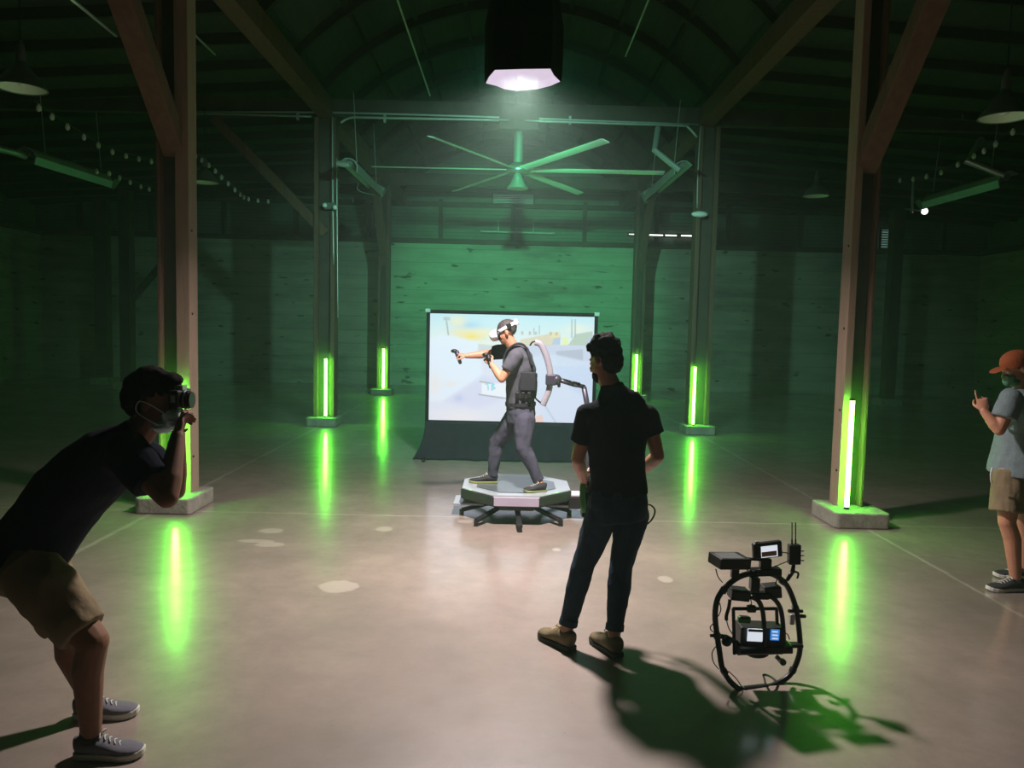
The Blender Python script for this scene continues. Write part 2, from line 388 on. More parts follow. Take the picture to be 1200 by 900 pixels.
# ------------------------------------------------------------------ people
def arm(bm, sh, el, wr, s=1.0):
    sh, el, wr = V(sh), V(el), V(wr); m1 = sh.lerp(el, .45); m2 = el.lerp(wr, .3)
    chain(bm, [sh, m1, el], [.050*s, .046*s, .038*s], 14); chain(bm, [el, m2, wr], [.038*s, .041*s, .026*s], 14)
def leg_(bm, hp, kn, an, s=1.0, calf=None):
    hp, kn, an = V(hp), V(kn), V(an); calf = V(calf or (0, 0, 0))
    chain(bm, [hp, hp.lerp(kn, .5), kn], [.090*s, .074*s, .056*s], 14)
    chain(bm, [kn, kn.lerp(an, .3)+calf, an], [.054*s, .056*s, .036*s], 14)
def foot(bm, an, heel, toe):
    an, heel, toe = V(an), V(heel), V(toe); d = (toe-heel).normalized(); L = (toe-heel).length; u = V((0, 0, .035))
    chain(bm, [an, heel+d*.055+u*1.1, heel+d*(L*.38)+u], [.035, .030, .024], 10)
def sleeve(bm, sh, el, t, r0, r1):
    sh, el = V(sh), V(el); e = sh.lerp(el, t); d = (el-sh).normalized()
    ell(bm, sh, (r0,)*3, n=16); loft(bm, [(sh-d*.02, r0*.98, r0*.98), (sh.lerp(e, .5), r0*.99, r0*.99), (e, r1, r1)], 18)

# ---- player on the treadmill -------------------------------------------------
def player():
    t = thing('person', 'person in grey shirt and dark trousers wearing a white headset, crouching forward on the treadmill', 'person', (-.05, 7.45, .28))
    Yf, Yn = 7.62, 7.28            # far and near side of the body (he faces left)
    hd = P(593.5, 389, 7.44); fdir = V((-.93, .1, -.30)); udir = V((-.22, 0, 1))
    pel = P(610, 484, 7.45); chest = P(608, 436, 7.45); neck = P(602, 408, 7.45)
    shN = P(604, 418, Yn); shF = P(592, 412, Yf+.02); elN = P(588, 444, Yn-.03); wrN = P(576, 427, Yn+.10)
    elF = P(568, 415, Yf+.06); wrF = P(547, 417, Yf+.02)
    hpN, knN, anN = P(614, 492, Yn+.08), P(613, 524, Yn+.02), P(632, 564, Yn+.0)
    hpF, knF, anF = P(602, 492, Yf-.08), P(582, 519, Yf-.02), P(577, 558, Yf)
    hN, tN = P(640, 581.5, Yn-.02), P(613, 580, Yn-.08); hN.z = tN.z = .285
    hF, tF = P(583, 570, Yf), P(549, 571, Yf-.02); hF.z = tF.z = .285
    b = NB(); at, R_ = head(b, hd, fdir, udir); chain(b, [hd+V((.01, 0, -.05)), neck, chest], [.056, .058, .08])
    arm(b, shN, elN, wrN); arm(b, shF, elF, wrF)
    hand(b, wrN, dirv(wrN, P(571, 421, Yn+.12)), V((-.3, .9, .3)), V((-.6, -.1, .8)), curl=(1.2, 1.3, .8), s=.98)
    hand(b, wrF, dirv(wrF, P(537, 415, Yf)), V((0, .3, -1)), V((.1, -1, .2)), curl=(1.1, 1.2, .8), s=.98)
    loft(b, [(pel, .11, .09, V((0, 1, 0))), (chest, .14, .10)], 14)
    leg_(b, hpN, knN, anN); leg_(b, hpF, knF, anF); foot(b, anN, hN, tN); foot(b, anF, hF, tF)
    fuse('body', b, 'skin', t, .006, 3)
    # hair: short, dark grey
    b = NB(); ell(b, at(0, -.016, .038), (.079, .098, .083), R_, 20); ell(b, at(0, -.048, .012), (.068, .056, .058), R_)
    fuse('hair', b, 'hair_grey', t, .006, 2, (.003, 60, (1, 1, 1)))
    # headset
    b = NB(); loft(b, [(at(0, .075, .0), .094, .054, R_.col[0]), (at(0, .10, -.0), .096, .058, R_.col[0]), (at(0, .15, -.006), .088, .052, R_.col[0]), (at(0, .168, -.008), .070, .038, R_.col[0])], 24)
    hs = build('headset', b, 'white_plastic', t, subsurf=1)
    b = NB(); loft(b, [(at(0, .060, -.005), .084, .056, R_.col[0]), (at(0, .085, -.003), .088, .056, R_.col[0])], 20); build('face_gasket', b, 'black_plastic', hs, smooth=True)
    b = NB(); pts = []
    for k in range(20):
        a = 2*PI*k/20; pts.append(at(.086*math.cos(a), -.012+.104*math.sin(a), .040 - .022*math.sin(a)))
    q = pts+[pts[0]]; loft(b, [(p, .017, .006, V(R_.col[2])) for p in q], 10); build('head_strap', b, 'white_plastic', hs, smooth=True)
    b = NB(); box(b, at(0, -.12, .064), (.10, .035, .06), R_); build('strap_battery', b, 'white_plastic', hs, bevel=.012)
    for x in (-.092, .092):
        b = NB(); box(b, at(x, -.05, .052), (.012, .045, .04), R_); build('strap_hinge', b, 'black_plastic', hs, bevel=.004)
    # t-shirt
    b = NB(); s_ = V((0, 1, 0))
    hem = P(609.5, 478, 7.45)
    loft(b, [(hem, .165, .142, s_), (P(610, 466, 7.45), .16, .138, s_), (P(610.5, 450, 7.45), .165, .145, s_), (P(609.5, 434, 7.45), .178, .152, s_), (P(607.5, 420, 7.45), .185, .14, s_), (P(604, 411, 7.45), .15, .105, s_), (P(601.5, 405.5, 7.45), .075, .068, s_)], 22)
    sleeve(b, shN, elN, .62, .074, .068)
    fuse('shirt', b, 'grey_shirt', t, .008, 4, (.009, 9, (1.2, 1.2, .8)))
    b = NB(); sleeve(b, shF+V((-.02, 0, 0)), elF, .55, .078, .070); loft(b, [(P(604, 410, Yf-.1), .09, .07), (shF+V((-.01, 0, 0)), .08, .07)], 14)
    fuse('shirt_sleeve', b, 'black_shirt', t, .008, 4, (.006, 12, (1, 1, 1)))
    # harness vest
    b = NB(); loft(b, [(P(613, 466, 7.45), .172, .128, s_), (P(613.5, 452, 7.45), .176, .134, s_), (P(613.5, 437, 7.45), .180, .136, s_)], 22)
    v = fuse('harness_vest', b, 'vest', t, .008, 2, (.003, 20, (1, 1, 1)))
    b = NB(); box(b, P(619, 447, 7.27), (.145, .022, .18)); build('side_panel', b, 'vest', v, bevel=.01)
    b = NB(); loft(b, [(P(623, 434, 7.42), .13, .022, s_), (P(620.5, 420, 7.43), .15, .024, s_), (P(616, 405, 7.44), .12, .022, s_)], 14); build('back_plate', b, 'vest', v, subsurf=1)
    for yy in (7.34, 7.55):
        b = NB(); q = smoothpts([P(624, 430, yy-.02), P(617, 408, yy), P(608, 402.5, yy), P(598, 407, yy), P(591, 418, yy+.02), P(590, 436, yy)], 5)
        loft(b, [(p, .024, .010, s_) for p in q], 8); build('shoulder_strap', b, 'vest', v, smooth=True)
    b = NB()
    for k in range(3): box(b, P(606+k*7, 463, 7.265), (.035, .03, .055))
    build('belt_pouch', b, 'black_plastic', v, bevel=.006)
    b = NB(); loft(b, [(P(610, 475, 7.45), .172, .15, s_), (P(610, 471, 7.45), .172, .15, s_)], 24); build('waist_belt', b, 'vest', v)
    # trousers
    b = NB(); loft(b, [(P(610.5, 472, 7.45), .155, .13, s_), (P(610.5, 484, 7.45), .172, .145, s_), (P(609, 496, 7.45), .16, .135, s_)], 20)
    for hp, kn, an in ((hpN, knN, anN), (hpF, knF, anF)):
        chain(b, [hp, hp.lerp(kn, .5), kn], [.108, .096, .076], 16); chain(b, [kn, kn.lerp(an, .35)], [.074, .072], 16)
        a2 = kn.lerp(an, .99); loft(b, [(kn.lerp(an, .2), .073, .073), (kn.lerp(an, .45), .066, .070), (kn.lerp(an, .75), .055, .058), (a2, .052, .056)], 18)
    fuse('trousers', b, 'slate_trouser', t, .008, 4, (.010, 10, (1.2, 1.2, .7)))
    shoe(t, hN+V((0, 0, -.006)), tN+V((0, 0, -.006)), .1, .075, 'dark_shoe', 'lime_sole', 'lace', st=.018); shoe(t, hF+V((0, 0, -.006)), tF+V((0, 0, -.006)), .1, .075, 'dark_shoe', 'lime_sole', 'lace', st=.018)
    # hand controllers (held things)
    for w_, d_, c_, l in ((P(573, 421, Yn+.10), V((-.25, 0, 1)), 'hand_controller', 'black hand controller held close to the chest by the headset player'), (P(536.5, 416.5, Yf-.0), V((-.35, 0, 1)), 'hand_controller', 'dark grey hand controller at the end of the outstretched arm')):
        o = thing(c_, l, 'controller', tuple(w_), 'hand controllers of the headset player'); d_ = d_.normalized()
        b = NB(); chain(b, [w_-d_*.075, w_-d_*.02, w_+d_*.03], [.017, .019, .024], 12); build('grip', b, 'arm_grey' if 'outs' in l else 'black_plastic', o, smooth=True)
        b = NB(); ell(b, w_+d_*.045+V((-.02, 0, 0)), (.035, .03, .02)); build('button_head', b, 'black_plastic', o, smooth=True)
player()

# ---- standing man seen from behind -------------------------------------------
def stander():
    Y0 = 4.28
    t = thing('person', 'person standing with back to the viewer in black shirt, cuffed jeans and tan sneakers', 'person', (.6, Y0, 0))
    lat = V((1, .18, 0)).normalized(); fw = V((-.18, 1, 0))
    hd = P(709, 424, Y0+.02); f_ = V((-.62, .75, -.28)); u_ = V((-.04, .25, 1))
    neck = P(716, 453, Y0); shL, shR = P(690, 486, Y0-.02), P(759, 489, Y0+.06)
    elL, wrL = P(677, 538, Y0+.02), P(684, 562, Y0+.22)
    elR, wrR = P(771, 534, Y0+.06), P(751, 553, Y0+.26)
    hpL, hpR = P(706, 602, Y0), P(741, 602, Y0+.05)
    hl, tl = G(672, 764), G(631, 744); knL, anL = P(688, 662, Y0+.02), P(669, 728, Y0+.02)
    hr, tr = G(726, 772), G(707, 748); 
    dl = (tl-hl).normalized(); tl = hl+dl*.285
    dr = (tr-hr).normalized(); dr = V((-.42, .9, 0)); tr = hr+dr.normalized()*.285
    anL = hl+dl*.065+V((0, 0, .095)); anR = hr+dr.normalized()*.065+V((0, 0, .095)); knR = P(728, 662, (Y0+.05+anR.y)/2+.03)
    knL = P(684, 660, (Y0+anL.y)/2+.03)
    b = NB(); at, R_ = head(b, hd, f_, u_); chain(b, [hd+V((.0, -.0, -.06)), neck, P(718, 475, Y0)], [.056, .058, .075])
    arm(b, shL, elL, wrL); arm(b, shR, elR, wrR)
    hand(b, wrL, V((.15, .75, -.25)), V((1, 0, 0)), V((0, .2, 1)), curl=(.8, .9, .6))
    hand(b, wrR, V((-.3, .75, .0)), V((-1, 0, 0)), V((0, .1, 1)), curl=(.8, .9, .6))
    loft(b, [(P(724, 580, Y0), .13, .09, lat), (P(722, 500, Y0), .15, .09, lat)], 14)
    leg_(b, hpL, knL, anL); leg_(b, hpR, knR, anR); foot(b, anL, hl, tl); foot(b, anR, hr, tr)
    fuse('body', b, 'skin_tan', t, .006, 3)
    # thick wavy hair, short at the nape, and a beard along the jaw
    b = NB(); random.seed(2)
    ell(b, at(0, -.018, .045), (.080, .098, .078), R_, 20); ell(b, at(0, -.055, -.005), (.072, .060, .075), R_)
    ell(b, at(.01, .045, .095), (.062, .05, .045), R_); ell(b, at(0, -.01, .108), (.066, .08, .040), R_)
    for k in range(46):
        a = random.uniform(0, 2*PI); e = random.uniform(.35, 1.45)
        q = at(.076*math.cos(a)*math.cos(e), -.008+.098*math.sin(a)*math.cos(e), .055+.090*math.sin(e)); ell(b, q, (random.uniform(.018, .028),)*3, n=8)
    fuse('hair', b, 'hair', t, .006, 4, (.007, 38, (1, 1, 1)))
    b = NB(); ell(b, at(0, .045, -.07), (.052, .046, .045), R_); fuse('beard', b, 'hair', t, .006, 2, (.002, 90, (1, 1, 1))); eyes(t, at)
    # shirt
    b = NB()
    loft(b, [(P(724, 579, Y0), .172, .118, lat), (P(723.5, 560, Y0), .165, .115, lat), (P(723, 535, Y0), .160, .112, lat), (P(723, 510, Y0), .178, .118, lat), (P(723, 490, Y0), .190, .112, lat), (P(722, 473, Y0), .172, .088, lat), (P(721, 467, Y0), .14, .078, lat), (P(719, 462, Y0), .10, .068, lat), (P(717, 453, Y0), .068, .066, lat), (P(716.5, 449, Y0), .064, .062, lat)], 24)
    loft(b, [(P(690, 486, Y0-.02), .07, .065, V((0, 1, 0))), (P(722, 474, Y0), .07, .07, V((0, 1, 0)))], 14); loft(b, [(P(759, 489, Y0+.06), .07, .065, V((0, 1, 0))), (P(722, 476, Y0), .07, .07, V((0, 1, 0)))], 14)
    sleeve(b, shL, elL, .60, .070, .073); sleeve(b, shR, elR, .45, .070, .074)
    sh_ = fuse('shirt', b, 'black_shirt', t, .008, 4, (.009, 8, (1.2, 1.2, .8)))
    # jeans
    b = NB(); loft(b, [(P(724, 568, Y0), .160, .108, lat), (P(724, 588, Y0), .176, .128, lat), (P(724, 606, Y0+.01), .17, .13, lat)], 22)
    for hp, kn, an in ((hpL, knL, anL), (hpR, knR, anR)):
        chain(b, [hp, hp.lerp(kn, .5), kn], [.098, .084, .066], 16)
        loft(b, [(kn.lerp(an, -.05), .065, .066), (kn.lerp(an, .3), .066, .068), (kn.lerp(an, .6), .054, .056), (kn.lerp(an, .86), .047, .049)], 18)
    jn = fuse('jeans', b, 'denim', t, .008, 4, (.008, 11, (1.2, 1.2, .8)))
    for kn, an in ((knL, anL), (knR, anR)):
        b = NB(); loft(b, [(kn.lerp(an, .80), .052, .054), (kn.lerp(an, .90), .053, .055)], 20); build('cuff', b, 'denim', jn, bevel=.005)
    shoe(t, hl, tl, .112, .10, 'tan_shoe', 'dark_sole', 'lace_tan'); shoe(t, hr, tr, .112, .10, 'tan_shoe', 'dark_sole', 'lace_tan')
    # control unit held in front of him, green strap and looping cable
    c = P(690, 572, Y0+.33); o = thing('control_unit', 'small white and black control unit with green strap held by the standing person', 'controller', tuple(c))
    R2 = Matrix.Rotation(-.3, 3, 'Z'); b = NB(); box(b, P(697, 566, Y0+.35), (.15, .14, .10), R2); build('unit_body', b, 'black_plastic', o, bevel=.012)
    b = NB(); tube(b, [P(688, 563, Y0+.30), P(690, 551, Y0+.31), P(696, 548, Y0+.33), P(699, 556, Y0+.35)], .010); build('handle', b, 'white_plastic', o, smooth=True)
    b = NB(); box(b, P(693, 562, Y0+.27), (.05, .02, .022), R2); build('bracket', b, 'galv', o, bevel=.004)
    b = NB(); q = smoothpts([P(683, 567, Y0+.22), P(682.5, 580, Y0+.22), P(683.5, 592, Y0+.22), P(685, 600, Y0+.24)], 4); loft(b, [(p, .017, .006, V((1, 0, 0))) for p in q], 8); build('strap', b, 'green_case', o, smooth=True)
    b = NB(); box(b, P(686, 590, Y0+.34), (.05, .08, .16)); build('battery_pack', b, 'black_plastic', o, bevel=.01)
    b = NB(); tube(b, [P(704, 575, Y0+.34), P(730, 600, Y0+.30), P(756, 592, Y0+.24), P(764, 593, Y0+.16), P(767.5, 600, Y0+.12), P(762, 611, Y0+.12), P(750, 618, Y0+.14), P(736, 617, Y0+.2), P(712, 600, Y0+.3)], .005, 8, 8); build('cable', b, 'black_plastic', o, smooth=True)
stander()

# ---- photographer bending forward ---------------------------------------------
def photographer():
    Y0 = 3.22; Yn, Yf = 3.06, 3.40
    t = thing('person', 'person in dark shirt and khaki shorts bending forward to take a photo at the left', 'person', (-1.7, Y0, 0))
    lat = V((0, 1, 0)); hd = P(180, 469, Y0-.02); f_ = V((1, .18, -.22)); u_ = V((.2, 0, 1))
    shN, shF = P(150, 533, Yn-.03), P(164, 530, Yf+.02); elN = P(196, 583, Yn-.10); wrN = P(208, 512, Yn+.06)
    elF = P(206, 575, Yf-.05); wrF = P(209, 507, Yf-.12)
    pel = P(26, 648, Y0); 
    hn, tn = G(84, 899), G(154, 893); hf, tf = G(105, 847), G(151, 829)
    hn = V((G(72, 902).x, 3.10, 0)); tn = hn+V((1, .06, 0)).normalized()*.285
    hf = V((P(98, 838, 3.5).x, 3.42, 0)); tf = hf+V((1, .12, 0)).normalized()*.285
    hpN, hpF = P(34, 668, Yn+.05), P(44, 664, Yf-.06)
    knN, knF = P(109, 752, Yn+.0), P(80, 745, Yf)
    anN = hn+V((.07, 0, .10)); anF = hf+V((.07, 0, .10))
    b = NB(); at, R_ = head(b, hd, f_, u_, 1.06); chain(b, [hd+V((-.01, 0, -.05)), P(163, 508, Y0), P(140, 530, Y0)], [.06, .064, .08])
    arm(b, shN, elN, wrN, 1.12); arm(b, shF, elF, wrF, 1.08)
    hand(b, wrN, dirv(wrN, P(211, 492, Yn+.12)), V((.6, .7, 0)), V((-.3, .9, .3)), curl=(.6, .9, .6))
    hand(b, wrF, dirv(wrF, P(211, 484, Yf-.14)), V((.6, -.5, .2)), V((-.3, -.9, .3)), curl=(.6, .9, .6))
    loft(b, [(pel, .10, .08, lat), (P(92, 582, Y0), .10, .07, lat), (P(136, 535, Y0), .10, .06, lat)], 14)
    leg_(b, hpN, knN, anN, 1.12, (-.02, 0, 0)); leg_(b, hpF, knF, anF, 1.12, (-.02, 0, 0)); foot(b, anN, hn, tn); foot(b, anF, hf, tf)
    fuse('body', b, 'skin_dim', t, .006, 3)
    eyes(t, at, 1.06)
    b = NB(); ell(b, at(0, -.022, .042), (.083, .106, .084), R_, 20); ell(b, at(0, -.055, .0), (.076, .072, .085), R_); ell(b, at(0, .05, .095), (.055, .045, .03), R_); ell(b, at(0, -.02, .10), (.06, .07, .035), R_)
    fuse('hair', b, 'hair', t, .006, 3, (.004, 40, (1, 1, .6)))
    b = NB(); loft(b, [(at(0, .060, -.030), .070, .030, R_.col[0]), (at(0, .085, -.055), .058, .060, R_.col[0]), (at(0, .112, -.056), .034, .044, R_.col[0]), (at(0, .122, -.052), .012, .020, R_.col[0])], 18)
    ell(b, at(0, .05, -.085), (.058, .05, .04), R_)
    mk = fuse('face_mask', b, 'mask', t, .005, 3, (.003, 30, (1, 1, 3)))
    for x in (-1, 1):
        b = NB(); tube(b, [at(x*.062, .06, -.03), at(x*.08, .01, -.005), at(x*.084, -.03, .0), at(x*.08, -.03, -.045), at(x*.064, .05, -.08)], .0028, 6, 4)
        build('ear_loop', b, 'white_plastic', mk, smooth=True)
    # shirt
    b = NB()
    loft(b, [(P(30, 650, Y0), .195, .165, lat), (P(55, 615, Y0), .185, .155, lat), (P(82, 580, Y0), .190, .152, lat), (P(112, 550, Y0), .205, .150, lat), (P(138, 525, Y0), .19, .115, lat), (P(156, 511, Y0), .12, .075, lat), (P(164, 503, Y0), .075, .066, lat)], 24)
    sleeve(b, shN, elN, .64, .088, .084); sleeve(b, shF, elF, .55, .085, .08)
    loft(b, [(P(128, 530, Y0), .10, .10, lat), (shN, .085, .085)], 14)
    fuse('shirt', b, 'navy', t, .008, 5, (.009, 7, (1, 1, 1)))
    # shorts
    b = NB(); loft(b, [(P(44, 640, Y0), .18, .158, lat), (P(22, 662, Y0), .19, .165, lat), (P(10, 672, Y0), .16, .12, lat)], 22)
    for hp, kn in ((hpN, knN), (hpF, knF)):
        loft(b, [(hp.lerp(kn, -.1), .12, .125), (hp.lerp(kn, .3), .118, .125), (hp.lerp(kn, .65), .105, .112), (hp.lerp(kn, .86), .098, .100)], 20)
        ell(b, hp, (.125, .11, .125))
    fuse('shorts', b, 'khaki', t, .008, 5, (.012, 9, (1.2, 1.2, .8)))
    shoe(t, hn, tn, .11, .075, 'grey_shoe', 'white_sole', 'lace'); shoe(t, hf, tf, .11, .075, 'grey_shoe', 'white_sole', 'lace')
    for an, nm in ((anN, 'sock'), (anF, 'sock')):
        b = NB(); loft(b, [(an+V((0, 0, -.03)), .042, .044), (an+V((-.004, 0, .015)), .040, .041)], 16); build(nm, b, 'dark_shoe', t, smooth=True)
    # camera in front of the eye
    c = P(212, 467, Y0-.01); o = thing('photo_camera', 'compact black camera held up to the photographer\'s eye', 'camera', tuple(c)); Rz = Matrix.Rotation(math.radians(-12), 3, 'Y')
    b = NB(); box(b, c+V((-.005, .0, 0)), (.042, .135, .078)); build('camera_body', b, 'black_plastic', o, bevel=.008)
    b = NB(); box(b, c+V((0, 0, .046)), (.035, .05, .022)); build('viewfinder', b, 'galv', o, bevel=.004)
    b = NB(); cyl(b, c+V((.01, -.01, -.002)), c+V((.04, -.01, -.004)), .038, n=24); cyl(b, c+V((.04, -.01, -.004)), c+V((.052, -.01, -.004)), .034, n=24); ln = build('lens', b, 'black_plastic', o)
    b = NB(); cyl(b, c+V((.026, -.01, -.003)), c+V((.030, -.01, -.003)), .0395, n=24); build('lens_ring', b, 'galv', ln)
    b = NB(); box(b, c+V((-.004, -.069, .004)), (.018, .004, .03)); build('side_port', b, 'galv', o, bevel=.001)
photographer()

# ---- man in the cap ------------------------------------------------------------
def capman():
    Y0 = 5.62
    t = thing('person', 'person in orange brown cap, grey shirt and khaki shorts looking at a phone, right edge', 'person', (3.8, Y0, 0))
    lat = V((.25, 1, 0)).normalized()
    hd = P(1191, 432, Y0); f_ = V((-.93, .05, -.38)); u_ = V((-.3, 0, 1))
    shN, shF = P(1186, 468, Y0-.19), P(1198, 466, Y0+.18); elN, wrN = P(1171, 504, Y0-.20), P(1153, 482, Y0-.12); elF, wrF = P(1186, 502, Y0+.16), P(1160, 484, Y0+.0)
    hpN, hpF = P(1184, 555, Y0-.07), P(1200, 552, Y0+.08)
    hn = G(1190, 686); hn = V((P(1190, 680, Y0-.14).x, Y0-.14, 0)); tn = hn+V((-1, -.1, 0)).normalized()*.285
    hf = hn+V((.32, .28, 0)); tf = hf+V((-1, .1, 0)).normalized()*.285
    hn2 = hn+V((.06, 0, 0)); tn = tn+V((.06, 0, 0)); hn = hn2
    anN, anF = hn+V((-.06, 0, .09)), hf+V((-.06, 0, .09)); knN, knF = P(1180, 612, Y0-.12), P(1200, 610, Y0+.1)
    b = NB(); at, R_ = head(b, hd, f_, u_); chain(b, [hd+V((.02, 0, -.05)), P(1198, 456, Y0), P(1199, 475, Y0)], [.056, .058, .08])
    arm(b, shN, elN, wrN, 1.05); arm(b, shF, elF, wrF)
    hand(b, wrN, dirv(wrN, P(1150, 465, Y0-.10)), V((.5, .8, .1)), V((.2, .6, .6)), curl=(1.2, 1.2, .8), index=(.02, .05, .05))
    hand(b, wrF, V((-.8, -.5, .25)), V((0, -.2, 1)), V((-.2, .8, .2)), curl=(.5, .8, .5))
    loft(b, [(P(1194, 545, Y0), .13, .10, lat), (P(1197, 490, Y0), .15, .11, lat)], 14)
    leg_(b, hpN, knN, anN, 1.05, (.02, 0, 0)); leg_(b, hpF, knF, anF, 1.05, (.02, 0, 0)); foot(b, anN, hn, tn); foot(b, anF, hf, tf)
    fuse('body', b, 'skin', t, .006, 3); eyes(t, at)
    b = NB(); ell(b, at(0, -.018, .030), (.078, .096, .080), R_, 18); ell(b, at(0, -.055, -.01), (.070, .058, .06), R_); fuse('hair', b, 'hair', t, .007, 2, (.002, 60, (1, 1, 1)))
    b = NB(); ell(b, at(0, -.008, .060), (.084, .106, .078), R_, 20); loft(b, [(at(0, -.008, .02), .085, .107, R_.col[0]), (at(0, -.008, .065), .084, .106, R_.col[0])], 20)
    cpo = fuse('cap', b, 'cap', t, .006, 2)
    b = NB(); loft(b, [(at(0, .075, .042), .072, .007, R_.col[0]), (at(0, .12, .042), .074, .006, R_.col[0]), (at(0, .155, .036), .062, .005, R_.col[0]), (at(0, .178, .030), .035, .004, R_.col[0])], 16); build('cap_brim', b, 'cap', cpo, subsurf=1)
    b = NB(); loft(b, [(at(0, .060, -.030), .068, .028, R_.col[0]), (at(0, .082, -.055), .056, .056, R_.col[0]), (at(0, .106, -.056), .034, .042, R_.col[0]), (at(0, .116, -.052), .012, .02, R_.col[0])], 16); ell(b, at(0, .045, -.085), (.056, .048, .038), R_)
    fuse('face_mask', b, 'mask_dark', t, .005, 3)
    b = NB()
    loft(b, [(P(1191, 556, Y0), .25, .185, lat), (P(1193, 538, Y0), .235, .180, lat), (P(1195, 522, Y0), .205, .168, lat), (P(1196, 505, Y0), .185, .150, lat), (P(1197, 482, Y0), .20, .14, lat), (P(1198, 465, Y0), .17, .105, lat), (P(1198, 456, Y0), .075, .068, lat)], 22)
    sleeve(b, shN, elN, .60, .084, .082); sleeve(b, shF, elF, .6, .082, .08)
    fuse('shirt', b, 'heather', t, .008, 4, (.012, 7, (1.2, 1.2, .8)))
    b = NB(); loft(b, [(P(1193, 542, Y0), .165, .14, lat), (P(1192, 552, Y0), .18, .155, lat)], 20)
    for hp, kn in ((hpN, knN), (hpF, knF)):
        loft(b, [(hp.lerp(kn, -.05), .105, .110), (hp.lerp(kn, .3), .116, .128), (hp.lerp(kn, .78), .112, .135)], 20); ell(b, hp.lerp(kn, .15)+V((0, .03, 0)), (.11, .10, .11))
    sh_ = fuse('shorts', b, 'khaki', t, .008, 4, (.012, 9, (1.2, 1.2, .6)))
    b = NB(); tube(b, [P(1163, 548, Y0-.19), P(1161, 556, Y0-.20), P(1162, 566, Y0-.19)], .005); build('drawstring', b, 'white_plastic', sh_, smooth=True)
    shoe(t, hn, tn, .105, .075, 'dark_shoe', 'white_sole', 'lace'); shoe(t, hf, tf, .105, .075, 'dark_shoe', 'white_sole', 'lace')
    b = NB(); c = P(1158, 474, Y0-.06); Rm = Matrix.Rotation(.9, 3, 'Y') @ Matrix.Rotation(.3, 3, 'Z'); box(b, c, (.145, .072, .010), Rm); o = thing('phone', 'phone in the hands of the person in the cap', 'phone', tuple(c))
    build('phone_body', b, 'black_plastic', o, bevel=.004); b = NB(); box(b, c+Rm @ V((0, 0, .0056)), (.134, .064, .001), Rm); build('phone_screen', b, 'lens_black', o)
capman()

